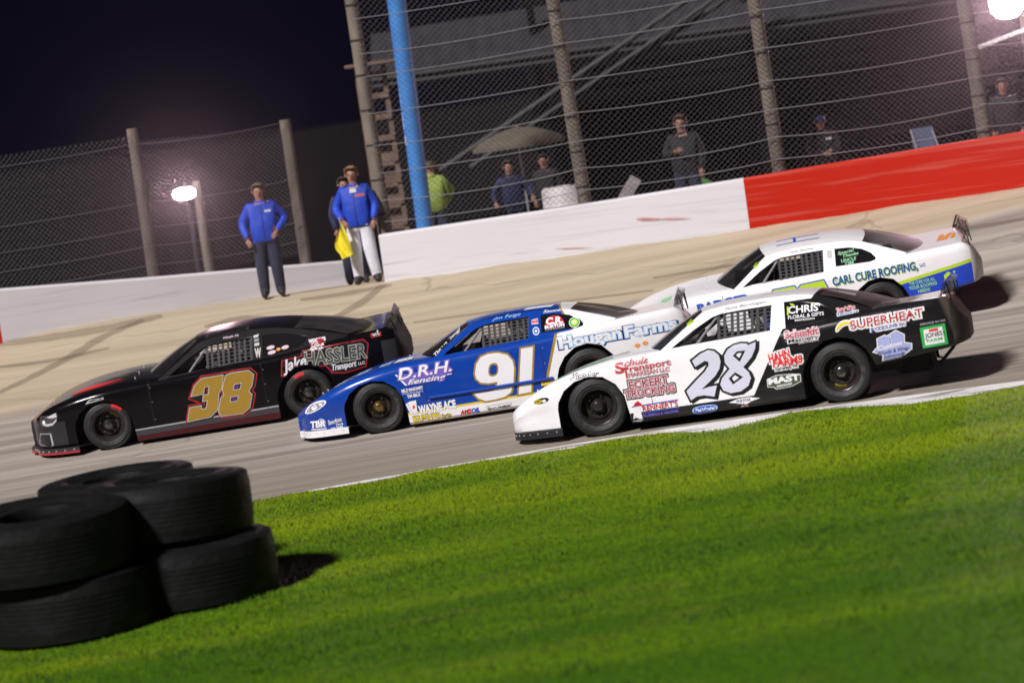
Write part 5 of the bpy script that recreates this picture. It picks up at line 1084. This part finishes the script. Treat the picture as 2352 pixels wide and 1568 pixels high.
d38 = [
 ('door_number', [Pg(V['red'], [sh_(k3, .010, .003)], .0020, .036), Pg(V['red'], [sh_(k8, .016, .003)], .0021, .036), Pg(V['black'], [sh_(k3, .010, .002)], .0030, .024), Pg(V['black'], [sh_(k8, .016, .002)], .0031, .024), Pg(V['silver'], [k3], .0040, .009), Pg(V['silver'], [k8], .0041, .009), Pg(V['gold'], [k3], .0052), Pg(V['gold'], [k8], .0053), Pg(V['silver'], [k8a], .0062, .008), Pg(V['silver'], [k8b], .0062, .008), Pg(V['navy'], [k8a], .007), Pg(V['navy'], [k8b], .007), Pg(V['red'], [shrink(k8a, .3)], .0078), Pg(V['red'], [shrink(k8b, .3)], .0078)], 'gold racing number 38 with a red outline on the door'),
 ('sponsor_lettering', [Pg(V['red'], [[(2.36, .62), (2.40, .82), (2.66, .84), (2.68, .90), (3.50, .925), (3.56, .86), (3.52, .70), (3.48, .56), (3.20, .52), (3.02, .55), (2.96, .66), (2.66, .66), (2.55, .60), (2.45, .54)]], .0022), Pg(V['black'], [[(2.375, .63), (2.41, .81), (2.67, .828), (2.69, .888), (3.49, .912), (3.545, .86), (3.505, .70), (3.468, .572), (3.20, .533), (3.033, .562), (2.97, .672), (2.65, .672), (2.54, .612), (2.45, .555)]], .0034)]+[T(V['silver'], ('HASSLER', 2.70, .69, .80, -.4, .18), .0046, .012, .1), T(V['olive'], ('HASSLER', 2.70, .69, .80, -.4, .18), .0056, .004, .1), T(V['white'], ('Jake', 2.40, .665, .33, 8, .14), .0068, .005, .35), T(V['white'], ('Transport', 3.04, .585, .32, 1.5, .075), .0050, .003, .35), T(V['white'], ('LLC', 3.385, .60, .085, 1.5, .035), .0050, .001)]),
 ('sponsor_lettering', [Pg(V['dred'], [[(2.79, 1.0), (3.0, 1.005), (2.99, .90), (2.80, .88)]], .0025), T(V['white'], ("WOODY'S", 2.78, .965, .22, 1, .042), .004, .003), T(V['white'], ('BAR &', 2.82, .925, .16, .7, .034), .004, .003), T(V['white'], ('GRILL', 2.80, .885, .165, 2, .034), .004, .003)]),
 ('sponsor_lettering', [Pg(V['silver'], [[(-.235, .660), (-.17, .712), (.02, .715), (.02, .690), (-.12, .672)]], .003), T(V['black'], ('AMERICAN', -.185, .676, .19, 4.8, .028), .0045, .001, .2)]),
 ('sponsor_lettering', [T(V['silver'], ('W', 2.06, .90, .075, -1.9, .10), .004, .006), Pg(V['silver'], [[(2.055, 1.16), (2.135, 1.17), (2.12, 1.135), (2.065, 1.13)]], .004), Pg(V['grey'], [[(2.06, 1.115), (2.13, 1.12), (2.125, 1.085), (2.065, 1.08)]], .004), Pg(V['silver'], [[(2.06, 1.065), (2.13, 1.07), (2.125, 1.035), (2.065, 1.03)]], .004)]),
 ('name_decal', [T(V['pink'], ('Noah N.', 1.66, 1.178, .21, 1, .026), .004, .001, .2)]),
 ('sponsor_lettering', [Pg(V['pink'], [ell(2.27, .985, .055, .022, .1)], .004), Pg(V['pink'], [ell(2.28, .925, .055, .022, .1)], .004), Pg(V['orange'], [ell(2.37, .95, .03, .018, .1)], .004), Pg(V['pink'], [ell(2.46, .96, .05, .022, .1)], .004)]),
 ('sponsor_lettering', [Pg(V['red'], [[(3.60, 1.03), (3.735, 1.04), (3.74, .925), (3.605, .915)]], .003), Pg(V['black'], [[(3.608, 1.022), (3.728, 1.032), (3.732, .933), (3.612, .923)]], .004), T(V['silver'], ('UR', 3.63, .94, .085, 1, .075), .0055, .004)]),
 ('headlight', [Pg(V['smoke'], [[(-.905, .50), (-.878, .57), (-.749, .573), (-.632, .61), (-.632, .541), (-.688, .458), (-.769, .423), (-.87, .43)]], .003), Pg(V['silver'], [[(-.79, .553), (-.648, .599), (-.642, .546), (-.715, .534)]], .0045), Pg(V['silver'], [[(-.86, .50), (-.80, .465), (-.71, .475), (-.65, .525), (-.66, .49), (-.72, .445), (-.80, .435), (-.86, .46)]], .0045), Pg(V['white'], [ell(-.835, .495, .02, .022)], .0052)]),
 ('grille_duct', [Pg(V['grey'], [[(-.93, .345), (-.765, .34), (-.755, .170), (-.82, .15), (-.99, .185)]], .002), Pg(PLATE, [[(-.915, .33), (-.79, .325), (-.785, .182), (-.82, .165), (-.97, .195)]], .0035), Pg(V['silver'], [[(-.779, .325), (-.766, .323), (-.767, .18), (-.780, .178)]], .005)]),
 ('hood_decal', [Hd(V['hot'], [smoothp([(-.52, -.52), (-.25, -.62), (.02, -.60), (.30, -.42), (-.02, -.44), (-.2, -.36), (-.4, -.40)])]), Hd(V['dred'], [smoothp([(-.50, -.64), (-.1, -.70), (.40, -.60), (.0, -.62), (-.3, -.62)])], .003)]),
 ('roof_decal', [Hd(V['smoke'], [[(1.42, -.55), (2.0, -.56), (2.0, -.40), (1.42, -.40)], [(1.45, -.53), (1.97, -.54), (1.97, -.42), (1.45, -.42)]], .004)]),
]
make_car(dict(id='38', seed=9, tall=True, zs=ZS_TALL, label='glossy black stock car with a gold number 38, leading at the left', paint=paint('paint_black', (.004, .0035, .0045), pz38(False), rough=.16, dust=.004, spec=.22, coat=.0), gpaint=paint('paint_black_cabin', (.005, .004, .0055), [], rough=.34, dust=.004, spec=.22, coat=.0), rdrop=.035, skirt=.06, roll=R(-3.0),
    damm=mat('dam_dark', (.03, .028, .03), .4), lip=.055, red=(42, 92), tailm=mat('tail_black', (.016, .015, .017), .7, var=.5, scale=6, spec=.12), decals=d38, front=(259.5, 1030), rear=(719, 956), st=(2, 0), steer=R(4), spm=mat('grey_spoiler', (.035, .033, .034), .5), rwm=mat('dusty_window_dark', (.04, .034, .036), .5, spec=.2, trans=.2, var=.4, scale=4),
    qwin=[(2.15, .885), (2.18, 1.148), (2.45, 1.135), (2.66, 1.09), (2.79, 1.04), (2.72, .985), (2.62, .93)], win=[(.885, .835), (1.15, 1.0), (1.36, 1.105), (1.45, 1.132), (1.7, 1.15), (2.04, 1.152), (2.03, .872)]))

# ---- white car with blue and lime rear panel, behind the others
BB = (.01, .06, .55)
def pzb(g):
    if g: return []
    return [((.50, .70, .03), lambda t, x, y, zz: AND(t, line(t, x, zz, .153, -1, .168), step(t, math_n(t, 'SUBTRACT', x, 2.0)))),
            (BB, lambda t, x, y, zz: AND(t, line(t, x, zz, .153, -1, .122), step(t, math_n(t, 'SUBTRACT', x, 2.0)))),
            ((.62, .58, .57), lambda t, x, y, zz: step(t, math_n(t, 'SUBTRACT', x, math_n(t, 'ADD', 3.86, math_n(t, 'MULTIPLY', math_n(t, 'SUBTRACT', .99, zz), .36))), .03)),
            ((.30, .04, .05), lambda t, x, y, zz: AND(t, AND(t, step(t, math_n(t, 'SUBTRACT', x, 4.02)), step(t, math_n(t, 'SUBTRACT', zz, .66))), step(t, math_n(t, 'SUBTRACT', .79, zz))))]
t1 = [(1.243, .55), (1.243, .69), (1.293, .755), (1.575, .765), (1.60, .72), (1.60, .55)]; t2 = [(1.62, .55), (1.62, .725), (1.66, .765), (1.96, .784), (1.997, .69), (1.93, .55)]
BADGER = [T(BM, ('BADGER', .285, .612, .68, 3.4, .105), .004, .009, 0.0) for BM in (V['blue'],)]
dbw = [
 ('door_number', [Pg(V['blue'], [t1], .0026, .016), Pg(V['blue'], [t2], .0028, .016), Pg(V['lime'], [t1], .004), Pg(V['lime'], [t2], .0041)], 'blue edged lime racing number on the door, half hidden'),
 ('sponsor_lettering', BADGER),
 ('sponsor_lettering', [T(V['lime'], ('CARL CURE ROOFING,', 2.087, .683, 1.116, 2.3, .105), .003, .005), T(V['teal'], ('CARL CURE ROOFING,', 2.079, .693, 1.116, 2.3, .105), .0045, .005), T(V['teal'], ('LLC', 3.226, .765, .072, 4, .04), .0045, .001)]),
 ('sponsor_lettering', [T(V['mint'], ('THE CURE FOR ALL', 3.053, .546, .344, 2.8, .042), .004, .001), T(V['mint'], ('YOUR ROOFING', 3.048, .483, .363, 3, .045), .004, .002), T(V['mint'], ('NEEDS!', 3.157, .428, .156, 2.2, .042), .004, .002), Pg(V['lime'], [[(3.515, .604), (3.568, .643), (3.612, .625), (3.571, .584), (3.55, .57), (3.503, .523), (3.52, .56)]], .004), Pg(V['lime'], [[(3.631, .634), (3.668, .646), (3.663, .611)]], .004)]),
 ('sponsor_lettering', [T(V['mint'], ('Special', 2.20, 1.05, .22, 4, .036), .004, .001, .3), T(V['mint'], ('Thanks', 2.26, 1.01, .21, 3, .036), .004, .001, .3), T(V['mint'], ('UNCLE', 2.23, .955, .20, 2, .038), .004, .001, .2), T(V['mint'], ('TIM', 2.27, .915, .12, 2, .034), .004, .001, .2)]),
 ('name_decal', [T(V['grey'], ('Seth Reamer', 1.58, 1.16, .33, 1.5, .024), .004, 0, .35)]),
 ('banner_decal', [Pg(V['lime'], [[(1.10, 1.045), (1.17, 1.09), (1.13, 1.11), (1.08, 1.065)]], .004)]),
 ('contingency_decal', [Pg(V['silver'], [[(2.06, 1.12), (2.125, 1.12), (2.12, 1.03), (2.06, 1.03)]], .003)]),
 ('deck_decal', [Hd(V['orange'], [[(3.52, -.25), (3.60, .25), (3.66, .25), (3.62, -.02), (3.72, .25), (3.78, .25), (3.66, -.25)]]), Hd(V['orange'], [[(3.70, -.25), (3.78, .2), (3.82, .2), (3.76, -.25)]])]),
 ('hood_decal', [Hd(V['mint'], [[(-.22, -.62), (-.08, -.58), (-.06, -.30), (-.20, -.32)]]), Hd(V['pink'], [[(-.75, -.5), (-.6, -.5), (-.55, -.2), (-.7, -.2)]])]),
 ('roof_decal', [Hd(V['blue'], [[(1.42, -.3), (2.0, -.3), (2.0, -.26), (1.42, -.26)], ]), Hd(V['blue'], [[(1.42, .1), (2.0, .1), (2.0, .14), (1.42, .14)]]), Hd(V['blue'], [[(1.65, -.3), (1.69, -.3), (1.69, .1), (1.65, .1)]])]),
]
make_car(dict(id='bw', seed=11, label='white stock car with a blue and lime rear panel, on the outside behind the others', paint=paint('paint_white_blue', (.86, .845, .855), pzb(False)), gpaint=paint('paint_white_cabin', (.86, .845, .855), []), roll=R(-2.0),
    damm=BLACK, tailm=mat('tail_white'if False else 'tail_dusty_white', (.55, .52, .51), .5, var=.2, scale=5, spec=.25), decals=dbw, front=(1573, 825), rear=(2034, 755)))
#ENDCARS
# ------------------------------------------------------------------ drivers
HELM = mat('white_helmet', (0.55, 0.54, 0.54), 0.25, coat=0.4); VISOR = mat('visor', (0.01, 0.01, 0.012), 0.1); SUIT = mat('dark_suit', (0.025, 0.022, 0.028), 0.75, var=0.2)
def driver(car, label):
    J = [(1.80, -.38, .52), (1.86, -.38, .70), (1.90, -.38, .86), (1.90, -.38, .96), (1.89, -.38, 1.03),
         (1.86, -.55, .86), (1.64, -.58, .72), (1.46, -.50, .86), (1.86, -.21, .86), (1.64, -.18, .72), (1.46, -.26, .86),
         (1.75, -.47, .50), (1.36, -.48, .56), (1.02, -.46, .36), (1.75, -.29, .50), (1.36, -.28, .56), (1.02, -.30, .36)]
    E_ = [(0, 1), (1, 2), (2, 3), (3, 4), (2, 5), (5, 6), (6, 7), (2, 8), (8, 9), (9, 10), (0, 11), (11, 12), (12, 13), (0, 14), (14, 15), (15, 16)]
    rd = [(.15, .12), (.15, .12), (.15, .12), .06, .06, .075, .055, .04, .075, .055, .04, .09, .07, .05, .09, .07, .05]
    v, f = skin_mesh(J, E_, rd, 0, 1); b = MB(); b.add(v, f, SUIT)
    for s, i in ((1, 7), (-1, 10)):
        W = Vector(J[i]); El = Vector(J[i-1]); hv, hf = hand(W-(W-El).normalized()*.01, (W-El)*.5+Vector((-.08, 0, .05)), s, .9); b.add(hv, hf, SUIT)
    o = b.build('person', smooth=80); tag(o, label, 'person')
    h = MB(); rows = []
    h.lathe([(.0, -.15), (.10, -.145), (.125, -.10), (.138, -.03), (.142, .03), (.128, .085), (.09, .125), (.04, .142), (.0, .145)], HELM, 32, 'Z', (1.87, -.38, 1.04)); ho = h.build('helmet', o, smooth=60)
    h = MB(); rr = []
    for z in (-.035, .0, .045):
        rr.append([(1.87-.147*math.cos(a*math.pi/18)*(.985 if z > .02 else 1), -.38+.147*math.sin(a*math.pi/18), 1.04+z) for a in range(-8, 9)])
    h.grid(rr, VISOR); h.build('visor', ho, smooth=60)
    o.matrix_world = car.matrix_world @ Matrix.Translation((0, 0, 0)); return o
for car, lb_ in zip(CARS, ('dark suited driver with a helmet in the white car numbered 28', 'dark suited driver with a helmet in the blue car numbered 91', 'dark suited driver with a helmet in the black car numbered 38', 'dark suited driver with a helmet in the white and blue car')): driver(car, lb_)
# ------------------------------------------------------------------ big tractor tyres stacked on the infield
TT = mat('old_tractor_rubber', (0.0040, 0.0044, 0.0045), 0.6, spec=0.25, var=0.5, scale=4, bump=0.6, bscale=9)
def tractor_tyre(Rr, Wd, seed):
    b = MB(); h = Wd/2; n = 72
    side = [(Rr*.40, -h*.62), (Rr*.42, -h*.82), (Rr*.50, -h*.86), (Rr*.53, -h*.84), (Rr*.60, -h*.95), (Rr*.70, -h*1.0), (Rr*.78, -h*.985), (Rr*.80, -h*.955), (Rr*.83, -h*.965), (Rr*.90, -h*.93), (Rr*.945, -h*.86), (Rr*.955, -h*.60)]
    tread = [q for k in range(-3, 4) for q in ((Rr*.962, h*(.155*k-.055)), (Rr*.962, h*(.155*k+.045)), (Rr*.956, h*(.155*k+.055)), (Rr*.956, h*(.155*k+.090)))][:-2]
    prof = side + tread + [(r, -z) for r, z in side[::-1]] + [(Rr*.41, h*.45), (Rr*.80, h*.55), (Rr*.86, 0), (Rr*.80, -h*.55), (Rr*.41, -h*.45)]
    b.lathe(prof, TT, n, 'Z', close=True)
    return b
base_t = tractor_tyre(.76, .54, 1)
o0 = base_t.build('tractor_tyre', smooth=35); first = True
def put(px, py, Y, zc, rot, tilt, label, k=1.0):
    global first
    q = at(px, py, Y)
    if first: o = o0; first = False
    else: o = o0.copy(); COL.objects.link(o)
    o.location = (q.x, Y, gz(q.x, Y)+zc); o.rotation_euler = (R(tilt[0]), R(tilt[1]), rot); o.scale = (k, k, 1)
    return tag(o, label, 'tractor tyre', 'tractor tyres stacked at the infield edge')
put(128, 1160, 23.2, .28, .2, (0, 0), 'bottom tractor tyre of the stack cut off by the left edge', 1.02); put(82, 1157, 23.1, .83, 1.0, (2.2, -2.0), 'top tractor tyre of the stack cut off by the left edge', 1.04)
put(405, 1090, 23.80, .28, .5, (0, 0), 'bottom tractor tyre of the right hand stack', 1.02); put(374, 1090, 23.95, .82, 1.7, (1.5, 2.2), 'top tractor tyre of the right hand stack', 1.0)
put(262, 1075, 25.3, .28, .8, (0, 0), 'bottom tractor tyre of the rear stack, mostly hidden'); put(262, 1075, 25.1, .79, 2.3, (-.8, .6), 'top tractor tyre of the rear stack beside the track', .985)
#ENDTYRES
# ------------------------------------------------------------------ thin haze volume added to give the lamps a glow
hz_ = MB(); hz_.box((0, 60, 7.5), (260, 170, 25), INNER); ho_ = hz_.build('haze', smooth=0); tag(ho_, kind='stuff')
hm_ = bpy.data.materials.new('glow_haze'); hm_.use_nodes = True; ht = hm_.node_tree; ht.nodes.clear()
ov = ht.nodes.new('ShaderNodeOutputMaterial'); pv = ht.nodes.new('ShaderNodeVolumePrincipled'); pv.inputs['Density'].default_value = 0.00040; pv.inputs['Anisotropy'].default_value = 0.965
pv.inputs['Color'].default_value = (0.95, 0.9, 0.93, 1); ht.links.new(pv.outputs[0], ov.inputs['Volume']); ho_.data.materials.clear(); ho_.data.materials.append(hm_)
